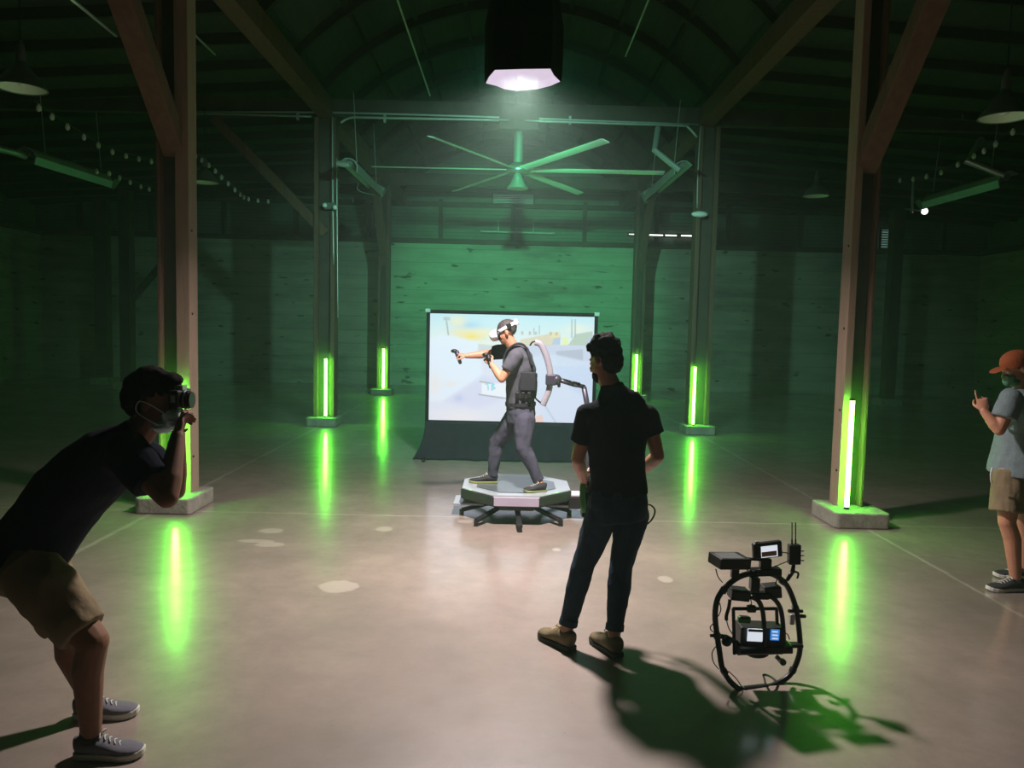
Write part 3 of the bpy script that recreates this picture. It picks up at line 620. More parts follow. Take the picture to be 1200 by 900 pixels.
# ------------------------------------------------------------------ camera rig on the floor
def rig():
    Y0 = 3.86
    t = thing('camera_gimbal_rig', 'black ring shaped camera gimbal with monitors, batteries and antennas standing on the floor', 'camera rig', tuple(G(892, 812)))
    def q(cx, cy, dy=0.):
        px = 810+cx/3.75; py = 600+cy/3.75; return P(px, py, Y0 + (px-886)*.0016 + dy)
    ring = [(268, 268), (205, 288), (150, 332), (116, 382), (105, 450), (112, 530), (124, 610), (138, 690), (172, 745), (218, 780), (275, 783), (340, 768), (400, 742), (440, 708), (466, 655), (478, 600), (474, 520), (462, 435), (442, 368), (412, 312), (368, 278), (320, 266)]
    R0_ = [q(*p) for p in ring]; low = min(p.z for p in R0_)
    dz = .016-low
    b = NB(); tube(b, [p for p in R0_], .0145, 12, 4, True); rg = build('ring_frame', b, 'black_metal', t, smooth=True)
    for i in (2, 5, 7, 13, 17, 19):
        a, c = R0_[i], R0_[(i+1) % len(R0_)]; b = NB(); d = (c-a).normalized(); cyl(b, a+d*.005, a+d*.03, .0185, n=16); build('ring_joint', b, 'black_plastic', rg)
    b = NB(); a, c = q(225, 783), q(335, 771); cyl(b, a, c, .021, n=16); box(b, (a+c)/2-V((0, 0, .012)), (.16, .12, .018)); build('floor_foot', b, 'black_plastic', t, bevel=.004)
    b = NB(); tube(b, [q(330, 765), q(322, 735, -.02), q(318, 716, -.03), q(345, 722, -.03), q(375, 745, -.01)], .006); build('foot_lever', b, 'galv', t, smooth=True)
    def bx(name, cx, cy, w, h, d, m_, dy=0, rot=0., par=t, bev=.006, yaw=0.):
        b = NB(); box(b, q(cx, cy, dy), (w, d, h), Matrix.Rotation(rot, 3, 'Y') @ Matrix.Rotation(yaw, 3, 'Z')); return build(name, b, m_, par, bevel=bev)
    k = 3.86/899/3.75*1.0   # metres per crop pixel
    # top monitor
    mo = bx('monitor', 333, 165, 135*k, 74*k, .035, 'black_plastic', -.02, -.10, yaw=.12, bev=.01)
    bx('monitor_screen', 343, 173, 78*k, 52*k, .003, 'pale_screen', -.040, -.10, mo, .001, .12)
    b = NB(); p0 = q(343, 184, -.0428); box(b, p0, (70*k, .001, 22*k), Matrix.Rotation(-.10, 3, 'Y') @ Matrix.Rotation(.12, 3, 'Z')); build('screen_image', b, mat('screen_floor_tone', srgb('c8a890'), .6), mo)
    bx('monitor_knob', 290, 132, .02, .01, .015, 'galv', -.02, 0, mo, .002)
    bx('monitor_mount', 325, 232, 50*k, 62*k, .04, 'black_metal', 0); bx('top_plate', 320, 262, 150*k, 34*k, .05, 'black_metal', 0, -.05)
    bx('cross_bar', 270, 207, 120*k, 12*k, .02, 'black_metal', 0, .06)
    # battery / transmitter boxes
    bt = bx('transmitter_box', 168, 214, 150*k, 48*k, .13, 'black_plastic', .0, .06, yaw=.25); bx('box_lid', 165, 192, 110*k, 4*k, .10, 'dull_metal', .0, .06, bt, .002, .25)
    bx('box_post', 192, 262, 34*k, 60*k, .035, 'black_metal'); bx('battery_pack', 208, 358, 82*k, 46*k, .09, 'black_plastic', .0, .08); bx('battery_pack', 350, 345, 76*k, 52*k, .09, 'black_plastic', .0, -.12)
    bx('tilt_motor', 278, 315, 40*k, 60*k, .05, 'black_metal'); bx('yoke_bar', 280, 365, 120*k, 30*k, .05, 'black_metal')
    # receiver with two antennas
    rc = bx('wireless_receiver', 452, 185, 54*k, 92*k, .04, 'black_plastic', .0, -.03)
    for cx in (443, 459):
        b = NB(); cyl(b, q(cx, 142), q(cx, 46), .0028, n=8); cyl(b, q(cx, 142), q(cx, 120), .0045, n=8); build('antenna', b, 'black_plastic', rc)
    for cy in (170, 190, 212): bx('connector', 487, cy, 16*k, 6*k, .012, 'galv', .0, 0, rc, .001)
    b = NB(); chain(b, [q(450, 235), q(445, 262), q(424, 296)], [.010, .012, .010]); tube(b, [q(450, 262, -.01), q(470, 268, -.015), q(466, 292, -.015)], .0055); build('clamp_arm', b, 'black_metal', t, smooth=True)
    # inner curved arms
    for pts in ([(262, 372), (292, 388), (310, 420), (318, 470), (320, 540), (318, 590)], [(345, 368), (372, 390), (392, 425), (402, 480), (406, 550), (400, 590)]):
        b = NB(); tube(b, [q(*p, -.05) for p in pts], .0125, 10, 5); build('inner_arm', b, 'black_metal', t, smooth=True)
    # camera cage and bodies
    b = NB()
    for a, c in (((185, 425), (375, 425)), ((185, 425), (190, 625)), ((375, 425), (378, 500)), ((262, 408), (262, 440))): cyl(b, q(*a), q(*c), .009, n=10)
    build('cage', b, 'black_metal', t)
    cm = bx('camera_body', 300, 540, 200*k, 100*k, .11, 'black_plastic', .02, .02); bx('cage_joint', 264, 425, 40*k, 30*k, .03, 'black_metal', -.01)
    bx('rear_screen', 283, 541, 74*k, 58*k, .004, 'pale_screen', -.04, .03, cm, .001); bx('screen_menu_bar', 283, 521, 66*k, 12*k, .0045, 'arm_grey', -.0405, .03, cm, .0005)
    bx('status_screen', 368, 540, 40*k, 50*k, .004, 'blue_screen', -.078, .03, cm, .001)
    for cy in (526, 541, 556): bx('status_readout', 368, cy, 26*k, 6*k, .0045, 'pale_screen', -.0785, .03, cm, .0005)
    gb = bx('green_plug_block', 232, 472, 56*k, 28*k, .03, 'green_case', -.01, .05); bx('plug_cap', 232, 462, 40*k, 8*k, .032, 'black_plastic', -.01, .05, gb, .002)
    bx('base_plate', 320, 592, 235*k, 34*k, .10, 'black_metal', .0, -.03); bx('plate_wing', 440, 584, 100*k, 16*k, .05, 'black_metal', .0, -.02)
    b = NB(); loft(b, [(q(205, 610, -.03), .025, .022), (q(395, 606, -.03), .025, .022)], 14); build('roll_motor', b, 'black_metal', t, smooth=False)
    b = NB(); ell(b, q(290, 622), (.06, .035, .022)); build('lower_cover', b, 'black_plastic', t, smooth=True)
    b = NB(); cyl(b, q(375, 635), q(405, 668), .012, n=14); cyl(b, q(398, 655, -.03), q(405, 662, -.055), .017, n=16); build('focus_knob', b, 'dull_metal', t, bevel=.002)
    b = NB(); chain(b, [q(110, 545), q(150, 548), q(200, 575), q(220, 600)], [.011, .013, .013, .012]); cyl(b, q(85, 543), q(128, 545), .008, n=10); build('side_arm', b, 'black_metal', t, smooth=True)
    b = NB(); ell(b, q(155, 570), (.026, .024, .024)); build('side_knob', b, 'black_plastic', t, smooth=True)
    b = NB(); cyl(b, q(428, 435), q(488, 436), .009, n=10); cyl(b, q(470, 458), q(500, 458), .010, n=10); build('ring_clamp', b, 'black_metal', t)
    bx('clamp_screw', 442, 470, 22*k, 50*k, .03, 'galv', -.02)
    b = NB(); tube(b, [q(170, 385, -.02), q(165, 420, -.02), q(155, 455, -.02), q(155, 475, -.02)], .009); build('dangling_grip', b, 'black_plastic', t, smooth=True)
    for pts in ([(108, 250), (118, 285), (138, 310)], [(155, 475), (165, 510), (180, 535)], [(108, 590), (92, 620), (98, 660), (120, 690)], [(98, 490), (84, 505), (90, 522), (108, 530)], [(225, 232), (250, 245), (265, 262)], [(360, 242), (395, 228), (430, 214)], [(388, 177), (410, 178), (428, 182)], [(165, 700), (200, 735), (220, 765)], [(260, 380), (265, 400), (262, 410)], [(412, 530), (425, 540), (432, 560)], [(378, 285), (376, 300), (370, 318)], [(125, 400), (130, 430), (118, 460)]):
        b = NB(); tube(b, [q(*p, -.01) for p in pts], .0028, 6, 6); build('cable', b, 'black_plastic', t, smooth=True)
    for o in t.children:
        pass
rig()

# ------------------------------------------------------------------ the hall
D1, DS = 7.555, 6.452
ROWS = [D1-DS, D1, D1+DS, D1+2*DS]; XC = .042; HW = 3.37
YB, YF, XL, XR = 23.66, -4.5, -14.3, 14.4
ZW, ZE, ZB = 4.38, 5.75, 5.50
bm = NB(); box(bm, ((XL+XR)/2, (YB+YF)/2, -.1), (XR-XL+.6, YB-YF+.6, .2)); struct('floor', bm, 'floor')
def wallpair(side, c, s, c2, s2):
    bm = NB(); box(bm, c, s); w = struct('wall_'+side, bm, 'wall')
    bm = NB(); box(bm, c2, s2); u = build('siding', bm, 'siding', w)
wallpair('back', ((XL+XR)/2, YB+.15, ZW/2), (XR-XL+.6, .3, ZW), ((XL+XR)/2, YB+.22, (ZW+7.9)/2), (XR-XL+.6, .12, 7.9-ZW))
wallpair('left', (XL-.15, (YB+YF)/2, ZW/2), (.3, YB-YF, ZW), (XL-.22, (YB+YF)/2, (ZW+6)/2), (.12, YB-YF, 6-ZW))
wallpair('right', (XR+.15, (YB+YF)/2, ZW/2), (.3, YB-YF, ZW), (XR+.22, (YB+YF)/2, (ZW+6)/2), (.12, YB-YF, 6-ZW))
wallpair('front', ((XL+XR)/2, YF-.15, ZW/2), (XR-XL+.6, .3, ZW), ((XL+XR)/2, YF-.22, (ZW+7.9)/2), (XR-XL+.6, .12, 7.9-ZW))
# dark cap timber along the wall top
bm = NB(); box(bm, ((XL+XR)/2, YB-.03, ZW+.04), (XR-XL, .3, .14)); struct('trim_1', bm, 'timber_dark')
for i, x in enumerate((XL+.02, XR-.02)):
    bm = NB(); box(bm, (x, (YB+YF)/2, ZW+.04), (.3, YB-YF, .14)); struct('trim_%d' % (i+2), bm, 'timber_dark')
# studs standing on the wall cap
bm = NB()
for k in range(-6, 7):
    x = XC + k*2.2; box(bm, (x, YB+.08, (ZW+5.7)/2), (.12, .14, 5.7-ZW))
struct('trim_4', bm, 'timber_dark')
bm = NB(); box(bm, (XC, YB+.06, 5.55), (XR-XL, .16, .14)); box(bm, (XC, YB+.05, 6.2), (5.2, .12, .1)); struct('trim_5', bm, 'timber_dark')
# vault over the nave
def arc(x, z0=5.95, rise=1.5, half=3.37):
    R_ = (half*half + rise*rise)/(2*rise); zc = z0+rise-R_
    return zc + math.sqrt(max(R_*R_ - x*x, 0))
def vault(bm, y0, y1, z0, th, half=3.37, n=24):
    xs = [-half + 2*half*i/n for i in range(n+1)]
    lo = [V((XC+x, y0, arc(x)+z0)) for x in xs]; hi = [V((XC+x, y0, arc(x)+z0+th)) for x in xs]
    prism(bm, lo+hi[::-1], (0, y1-y0, 0)) if False else None
    L = [[bm.verts.new(p) for p in lo], [bm.verts.new(p) for p in hi], [bm.verts.new(p+V((0, y1-y0, 0))) for p in lo], [bm.verts.new(p+V((0, y1-y0, 0))) for p in hi]]
    for i in range(n):
        bm.faces.new((L[0][i], L[0][i+1], L[1][i+1], L[1][i])); bm.faces.new((L[2][i+1], L[2][i], L[3][i], L[3][i+1]))
        bm.faces.new((L[0][i+1], L[0][i], L[2][i], L[2][i+1])); bm.faces.new((L[1][i], L[1][i+1], L[3][i+1], L[3][i]))
    for i in (0, n): bm.faces.new((L[0][i], L[1][i], L[3][i], L[2][i]))
bm = NB(); vault(bm, YF-.2, YB+.3, 0, .12, 3.6)
for s in (-1, 1):     # shed roofs over the aisles and the upright strip between them and the vault
    xa, xb = XC+s*3.3, (XR if s > 0 else XL)+s*.4
    prism(bm, [V((xa, YF-.2, 6.0)), V((xb, YF-.2, 5.3)), V((xb, YF-.2, 5.42)), V((xa, YF-.2, 6.12))], (0, YB-YF+.5, 0))
ceil_ = struct('ceiling', bm, mat('roof_boards', srgb('3a3f36'), .85, scale=1.5, stretch=(8, .5, 1), var=.5, bump=.4, bscale=12))
ribmat = MT['rafter']
bm = NB()
y = .6
while y < YB:
    vault(bm, y, y+.1, -.17, .2, 3.42, 20); y += 1.6133
struct('trim_6', bm, 'rafter')
bm = NB()     # purlins running along the vault, and rafters over the aisles
for x in (-2.6, -1.75, -.9, 0, .9, 1.75, 2.6):
    beam(bm, (XC+x, YF, arc(x)-.03), (XC+x, YB, arc(x)-.03), .06, .1)
struct('trim_7', bm, 'rafter')
bm = NB(); y = .6
while y < YB:
    for s in (-1, 1):
        xb = XR if s > 0 else XL
        beam(bm, (XC+s*3.4, y, 5.92), (xb, y, 5.26), .07, .16)
    y += 1.075
struct('trim_8', bm, 'rafter')
# longitudinal head beams on the column lines and the cross ties
for i, s in enumerate((-1, 1)):
    bm = NB(); beam(bm, (XC+s*HW, YF, ZB+.13), (XC+s*HW, YB+.1, ZB+.13), .26, .3)
    o = struct('beam', bm, 'timber')
for y in ROWS:
    bm = NB(); beam(bm, (XL, y, ZB+.16), (XR, y, ZB+.16), .16, .3); struct('tie_beam', bm, 'timber_dark')
bm = NB()
for s in (-1, 1):
    for y in (D1+DS,):
        pass
# hanging rods under the vault
for (x0, y0, x1, y1, Y) in ((463, 0, 503, 112, 9.5), (762, -10, 733, 62, 9.5), (352, -60, 420, 70, 10.5)):
    pass
for a, b in ((P(463, -8, 9.3), P(504, 112, 12.6)), (P(764, -10, 9.3), P(733, 66, 11.5))):
    bm = NB(); a.z = min(a.z, arc(a.x)-.05); cyl(bm, a, b, .012); struct('trim_9', bm, 'galv')

def column(s, row, braces, label):
    x = XC+s*HW; y = ROWS[row]
    t = thing('timber_column', label, 'column', (x, y, 0), 'timber columns beside the open centre of the hall')
    inner = -s
    dep = .30
    mt1 = 'timber_pale' if row == 1 else 'timber'
    w_in, w_out = (.045, .03) if row <= 1 else (.08, .08)
    hw = .19
    if row == 1: x, hw = (-3.24, .155) if s < 0 else (3.40, .125); w_in = .13 if s < 0 else .075
    if row == 2: x = -3.33 if s < 0 else 3.48
    if row == 3: hw = .15
    if row == 1: dep = .2
    zt = ZB-.03
    bm = NB(); box(bm, (x+inner*(hw-w_in/2), y-.01, (.13+zt)/2), (w_in, dep, zt-.13))
    build('flange_plank', bm, mt1, t, bevel=.006)
    bm = NB(); box(bm, (x-inner*(hw-w_out/2), y-.01, (.13+zt)/2), (w_out, dep, zt-.13))
    build('flange_plank', bm, 'timber', t, bevel=.006)
    bm = NB(); box(bm, (x+inner*((w_out-w_in)/2), y+.03, (.13+zt)/2), (2*hw-w_in-w_out-.002, dep-.12, zt-.13))
    build('core_post', bm, 'timber_dark', t)
    bm = NB(); random.seed(row*7+s)
    q = [V((x+a*.27, y-.10+b*.30, 0)) for a, b in ((-1, -.9), (-.86, -1), (.9, -1), (1, -.86), (1, .9), (.9, 1), (-.9, 1), (-1, .88))]
    prism(bm, q, (0, 0, .15)); f = build('footing', bm, 'block', t, bevel=.015)
    for bx, by in braces:
        bm = NB()
        a = V((x, y, 3.45)); b = V((x+bx*2.0, y+by*1.95, ZB-.06))
        beam(bm, a, b, .2, .17); build('knee_brace', bm, 'timber', t, bevel=.006)
    for z in (.5, 1.1, 1.9, 2.7):
        bm = NB(); xx = x+inner*hw; cyl(bm, (xx, y-.05, z), (xx+inner*.008, y-.05, z), .012, n=8); build('bolt_head', bm, 'black_metal', t)
    return t
COLL = {}
desc = {(-1, 1): 'nearest timber column on the left, pale plank face, standing beyond the photographer',
        (1, 1): 'nearest timber column on the right with pale plank face and glowing tube',
        (-1, 2): 'reddish timber column left of the screen with conduits down its side',
        (1, 2): 'brown timber column right of the screen carrying a small oval lamp',
        (-1, 3): 'distant dark timber column at the back wall left of the screen',
        (1, 3): 'distant dark timber column at the back wall right of the screen'}
for (s, r), l in desc.items():
    br = {1: [(0, -1)], 2: [(s, 0)] if s < 0 else [], 3: [(0, -.8)]}[r]
    COLL[(s, r)] = column(s, r, br, l)
# aisle posts far back
for i, (px, w, lab) in enumerate(((122, .34, 'wide dark post against the back wall near the left corner'), (150, .28, 'slim dark post beside the wide one in the left aisle'), (1042, .28, 'dark post in the right aisle behind the nearest right column'))):
    Y = 20.46 if i else 21.9; b = P(px, 420, Y)
    bm = NB(); box(bm, (b.x, Y, 2.6), (w, .3, 5.2))
    t = thing('aisle_post', lab, 'post', (b.x, Y, 0)); build('shaft', bm, 'timber_dark', t)
    bm = NB(); box(bm, (b.x, Y, .09), (.55, .55, .18)); build('footing', bm, 'block', t)
    if i == 1:
        bm = NB(); beam(bm, (b.x, Y, 2.2), (b.x+1.0, Y+.0, 3.4), .14, .14); build('knee_brace', bm, 'timber_dark', t)  # dark diagonal modelled in place of a brace's shadow on the wall

# windows and louvres high in the back wall
def strip_window(n, x0, x1, yt, yb, m_, slats, Y=YB-.02):
    a, b = P(x0, yt, Y), P(x1, yb, Y); z1, z0 = max(a.z, b.z), min(a.z, b.z)
    bm = NB(); box(bm, ((a.x+b.x)/2, Y+.02, (z0+z1)/2), (b.x-a.x, .02, z1-z0)); w = struct('window_%d' % n, bm, m_)
    bm = NB(); f = .04
    for zz in (z0-f/2, z1+f/2): box(bm, ((a.x+b.x)/2, Y, zz), (b.x-a.x+2*f, .07, f))
    for xx in (a.x-f/2, b.x+f/2): box(bm, (xx, Y, (z0+z1)/2), (f, .07, z1-z0))
    build('window_frame', bm, 'timber_dark', w)
    if slats:
        bm = NB(); R_ = Matrix.Rotation(.7, 3, 'X')
        for k in range(slats): box(bm, ((a.x+b.x)/2, Y, z0+(k+.5)/slats*(z1-z0)), (b.x-a.x, .06, .012), R_)
        build('louvre', bm, 'dull_metal', w)
strip_window(1, 578, 625, 227, 240, 'dim_slit', 6)
strip_window(2, 756, 777, 274.5, 276.6, 'slit', 0)
strip_window(3, 779.5, 793, 275, 277, 'slit', 0)
strip_window(4, 798, 813, 275.3, 277.4, 'slit', 0)
strip_window(5, 737, 745, 274, 275.2, 'slit', 0)
strip_window(6, 1033, 1042, 269, 295, 'dim_slit', 9)
strip_window(7, 440, 447, 246, 266, 'dim_slit', 9)
bm = NB(); a, b = P(563, 271, YB-.05), P(650, 273.5, YB-.05); cyl(bm, a, b, .035); t = thing('ledge_pipe', 'long pale pipe mounted high on the back wall under the louvre', 'pipe', tuple(a))
build('pipe', bm, 'galv', t); bm = NB()
for px in (584, 625):
    q = P(px, 272, YB-.02); cyl(bm, q, q+V((0, .02, .35)), .015)
build('hanger', bm, 'galv', t)

# conduits: on the cross tie and down the columns
def conduit(label, pts, r=.014, name='conduit_pipe', m_='galv', clips=()):
    bm = NB(); tube(bm, pts, r, 8, 4); t = thing(name, label, 'pipe', tuple(pts[0])); build('pipe', bm, m_, t, smooth=True)
    for c in clips:
        bm = NB(); box(bm, c, (.04, .05, .14)); build('clip', bm, m_, t)
YT = D1+DS-.12
conduit('thin pipe along the top edge of the cross tie beam', [P(225, 131, YT), P(395, 132, YT), P(600, 138, YT), P(818, 146, YT)], .018)
conduit('pale conduit below the tie beam, right half ending in a bend', [P(615, 141.5, YT-.02), P(700, 144, YT-.02), P(795, 147, YT-.02), P(806, 149, YT-.02), P(817, 161, YT-.02)], .022, clips=[P(668, 141, YT)])
conduit('pale conduit below the tie beam, left half ending in a bend', [P(399, 144, YT-.02), P(411, 138, YT-.02), P(440, 138, YT-.02), P(597, 141, YT-.02)], .022, clips=[P(451, 139, YT)])
conduit('pipe along the cross tie over the left aisle', [P(228, 133, YT), P(300, 134.5, YT), P(365, 136.5, YT)], .018, clips=[P(349, 136, YT)])
Yc = D1+DS-.17
conduit('white conduit running down the left middle column, beside its face', [P(389.5, 136, Yc), P(390, 240, Yc), P(391, 310, Yc)], .014)
conduit('second white conduit at the outer edge of the left middle column', [P(394.5, 185, Yc), P(395, 260, Yc), P(396, 372, Yc)], .012)
conduit('thin conduit on the inner edge of the right middle column', [P(821, 147, Yc), P(818, 200, Yc), P(817, 244, Yc)], .012)
for i, (a, b, l) in enumerate((((80, -4, 5.2), (136, 42, 7.0), 'thin conduit high in the left aisle, upper run'), ((166, 62, 7.8), (181, 76, 8.6), 'short lit conduit end high beyond the left brace'), ((222, 35, 8.2), (252, 64, 10.0), 'thin conduit above the left aisle right of the near column'))):
    conduit(l, [P(*a), P(*b)], .012)

# pendant lamps
def pendant(px, py, Y, dia, label, hang=True, top=None):
    c = P(px, py, Y); t = thing('pendant_lamp', label, 'lamp', tuple(c), 'dome pendant lamps hanging in the hall')
    R_ = dia/2; h = dia*.55
    bm = NB(); pr = [(R_, 0), (R_*.97, .012), (R_*.80, h*.28), (R_*.55, h*.58), (R_*.30, h*.82), (R_*.2, h)]
    inn = [(r*.96, z-.004) for r, z in pr[::-1]]
    lathe(bm, c, pr + inn + [(R_, 0)], 28); build('lamp_shade', bm, 'shade_out', t, smooth=True)
    bm = NB(); lathe(bm, c, [(R_*.2, h-.01), (R_*.2, h+.08*dia/.45), (R_*.12, h+.17*dia/.45), (.012, h+.2*dia/.45)], 16); build('lamp_cap', bm, 'grey_metal', t, smooth=True)
    bm = NB(); lathe(bm, c, [(R_*.93, .006), (R_*.6, h*.3), (R_*.2, h*.55), (.001, h*.6)], 24); build('reflector', bm, 'enamel', t, smooth=True)
    bm = NB(); ell(bm, c+V((0, 0, h*.32)), (.045, .045, .06)); build('bulb', bm, 'white_plastic', t, smooth=True)
    zt = top or 5.6
    bm = NB(); cyl(bm, c+V((0, 0, h+.18*dia/.45)), V((c.x, c.y, zt)), .006, n=6); build('hanging_cord', bm, 'black_metal', t)
    return t
pendant(240, 214, 13.5, .47, 'small dome pendant lamp over the left aisle beside the near left column')
pendant(25, 104, 7.8, .47, 'large looking dome pendant lamp at the top left edge')
pendant(1177, 138, 7.6, .47, 'large looking dome pendant lamp at the top right edge', top=5.5)
pendant(956, 230, 14.0, .46, 'dim dome pendant lamp right of the middle right column')

# ceiling fan
fc = P(607, 199, 14.0)
fan = thing('ceiling_fan', 'very large ceiling fan with six long pale blades under the tie beam', 'fan', (fc.x, fc.y, ZB))
bm = NB(); cyl(bm, (fc.x, fc.y, fc.z+.12), (fc.x, fc.y, fc.z+.66), .085, n=20); build('motor_tube', bm, 'dull_metal', fan, smooth=False)
bm = NB(); cyl(bm, (fc.x, fc.y, fc.z+.66), (fc.x, fc.y, ZB+.05), .03); box(bm, (fc.x, fc.y-.02, ZB+.02), (.7, .26, .36)); build('mount', bm, 'timber_dark', fan)
bm = NB(); lathe(bm, V((fc.x, fc.y, fc.z)), [(.001, -.07), (.2, -.06), (.22, -.02), (.2, .05), (.09, .12), (.001, .13)], 24); build('hub', bm, 'grey_metal', fan, smooth=True)
for k in range(6):
    a = math.radians(60*k-.5); d = V((math.cos(a), math.sin(a), 0)); s_ = V((-math.sin(a), math.cos(a), 0))
    u_ = V((0, 0, 1)); R_ = Matrix.Rotation(math.radians(-14), 3, d) 
    bm = NB(); p0 = V(fc)+d*.14; p1 = V(fc)+d*2.62
    sv = R_ @ s_; 
    secs = [(p0, .07, .012, sv), (p0+d*.1, .085, .012, sv), (p1-d*.03, .085, .01, sv), (p1, .08, .008, sv)]
    loft(bm, secs, 12, side=sv); build('blade', bm, 'blade', fan)
bm = NB(); c = V((fc.x, fc.y, fc.z-.34)); lathe(bm, c, [(.2, 0), (.195, .012), (.13, .1), (.09, .2), (.05, .28), (.001, .29)], 28); build('lamp_shade', bm, 'shade_out', fan, smooth=True)
bm = NB(); lathe(bm, c, [(.19, .004), (.001, .03)], 24); build('diffuser', bm, 'enamel', fan, smooth=True)

# trough heaters
def heater(a, b, w, label, tilt, pipe=None, cable=None):
    d = (b-a).normalized(); t = thing('tube_heater', label, 'heater', tuple(a), 'long trough heaters hanging under the roof')
    s_ = V((1, 0, 0)); s_ = (s_-d*s_.dot(d)).normalized(); R_ = Matrix.Rotation(tilt, 3, d); s_ = R_ @ s_; u_ = s_.cross(d).normalized()
    if u_.z < 0: u_ = -u_
    bm = NB(); pr = [(-w/2, 0), (-w*.34, .11), (-w*.12, .15), (w*.12, .15), (w*.34, .11), (w/2, 0), (w/2-.012, -.004), (w*.32, .095), (w*.1, .135), (-w*.1, .135), (-w*.32, .095), (-w/2+.012, -.004)]
    prism(bm, [a + s_*x + u_*z for x, z in pr], b-a); build('reflector', bm, 'galv', t)
    bm = NB(); cyl(bm, a+u_*.07-d*.05, b+u_*.07+d*.03, .045); build('heating_tube', bm, 'dull_metal', t)
    bm = NB(); c = b+u_*.07+d*.12; Rm = Matrix((s_, d, u_)).transposed(); box(bm, c, (.24, .26, .22), Rm); build('burner_box', bm, 'dull_metal', t, bevel=.01)
    for p in (a+d*.4, b-d*.3):
        bm = NB(); cyl(bm, p+u_*.14, V((p.x, p.y, 5.75)), .006, n=6); build('hanger', bm, 'galv', t)
    if pipe: bm = NB(); tube(bm, pipe, .05, 10, 1); build('vent_pipe', bm, 'galv', t)
    if cable: bm = NB(); tube(bm, cable, .009, 6, 5); build('cable', bm, 'galv', t, smooth=True)
heater(P(408, 196, 12.9), P(440, 226, 15.6), .34, 'trough heater beside the middle left column, pointing away', .5, pipe=[P(395, 191, 12.75), P(407, 193, 12.75), P(409, 194, 12.9)], cable=[P(420, 215, 14.3), P(419, 222, 14.3), P(430, 227, 14.8), P(438, 228, 15.3)])
heater(P(801, 199, 12.9), P(764, 231, 15.4), .34, 'trough heater beside the middle right column with a bent vent pipe', -.5, pipe=[P(771, 150, 13.2), P(767, 176, 13.0), P(797, 200, 12.8)])
heater(P(30, 184, 12.0), P(122, 213, 14.6), .34, 'trough heater hanging across the left aisle', .7, pipe=[P(-10, 172, 11.2), P(18, 179, 11.7), P(29, 183, 12.0)])
heater(P(1182, 212, 12.2), P(1090, 238, 15.0), .34, 'dim trough heater with bent vent pipe in the right aisle', -.7, pipe=[P(1150, 163, 12.6), P(1133, 189, 12.4), P(1183, 208, 12.2)])

# festoon strings
def festoon(pts, n, label):
    q = smoothpts(pts, 8); bm = NB(); loft(bm, [(p, .005, .005) for p in q], 5)
    t = thing('string_lights', label, 'string lights', tuple(q[0])); build('cord', bm, 'black_metal', t)
    for k in range(n):
        f = (k+.5)/n*(len(q)-1); i = int(f); p = q[i].lerp(q[min(i+1, len(q)-1)], f-i)
        bm = NB(); ell(bm, p-V((0, 0, .05)), (.032, .032, .045), n=8); cyl(bm, p-V((0, 0, .02)), p, .016, n=6); build('bulb', bm, 'enamel', t, smooth=True)
festoon([P(40, 118, 9.5), P(66, 136, 10.4), P(100, 158, 11.5), P(130, 174, 12.4), P(158, 182, 13.2), P(182, 187, 13.9)], 9, 'string of small unlit bulbs sagging across the left aisle, upper one')
festoon([P(108, 197, 13), P(128, 200, 13.6), P(146, 208, 14.4), P(165, 216, 15.4), P(178, 220, 16)], 6, 'short low string of small bulbs by the left aisle heater')
festoon([P(226, 178, 13), P(244, 190, 13.8), P(262, 207, 14.6), P(280, 224, 15.6), P(292, 231, 16.6), P(318, 234, 18)], 12, 'string of small unlit bulbs between the near left and middle left columns')
festoon([P(1195, 145, 10), P(1162, 168, 11), P(1140, 180, 11.8), P(1105, 198, 12.9), P(1075, 206, 14), P(1050, 209, 15)], 9, 'string of small unlit bulbs sagging across the right aisle')

# small lamps on the columns
c = P(820, 251, D1+DS-.24)
t = thing('bulkhead_lamp', 'small oval white lamp on the right middle column', 'lamp', tuple(c))
bm = NB(); ell(bm, c, (.15, .06, .055)); build('lamp_body', bm, 'white_plastic', t, smooth=True)
bm = NB(); box(bm, c+V((0, .05, .0)), (.2, .05, .08)); build('back_plate', bm, 'dull_metal', t, bevel=.01)
c = P(386, 241, D1+DS-.24); t = thing('emergency_lamp', 'twin head emergency lamp on the left middle column', 'lamp', tuple(c))
bm = NB(); box(bm, c+V((0, .06, 0)), (.2, .09, .12)); build('battery_box', bm, 'dull_metal', t, bevel=.01)
for px, py in ((380.5, 240.5), (392.5, 243)):
    bm = NB(); ell(bm, P(px, py, D1+DS-.3), (.042, .04, .042)); build('lamp_head', bm, 'enamel', t, smooth=True)
c = P(1083.5, 247.5, 18); t = thing('wall_bracket_lamp', 'tiny bright white lamp high in the right aisle', 'lamp', tuple(c))
bm = NB(); ell(bm, c, (.075, .06, .075)); build('bulb', bm, 'glint', t, smooth=True)
bm = NB(); cyl(bm, c, c+V((-.45, 0, .04)), .02); cyl(bm, c+V((-.3, 0, -.05)), c+V((-.3, 0, 1.1)), .03); build('bracket', bm, 'galv', t)

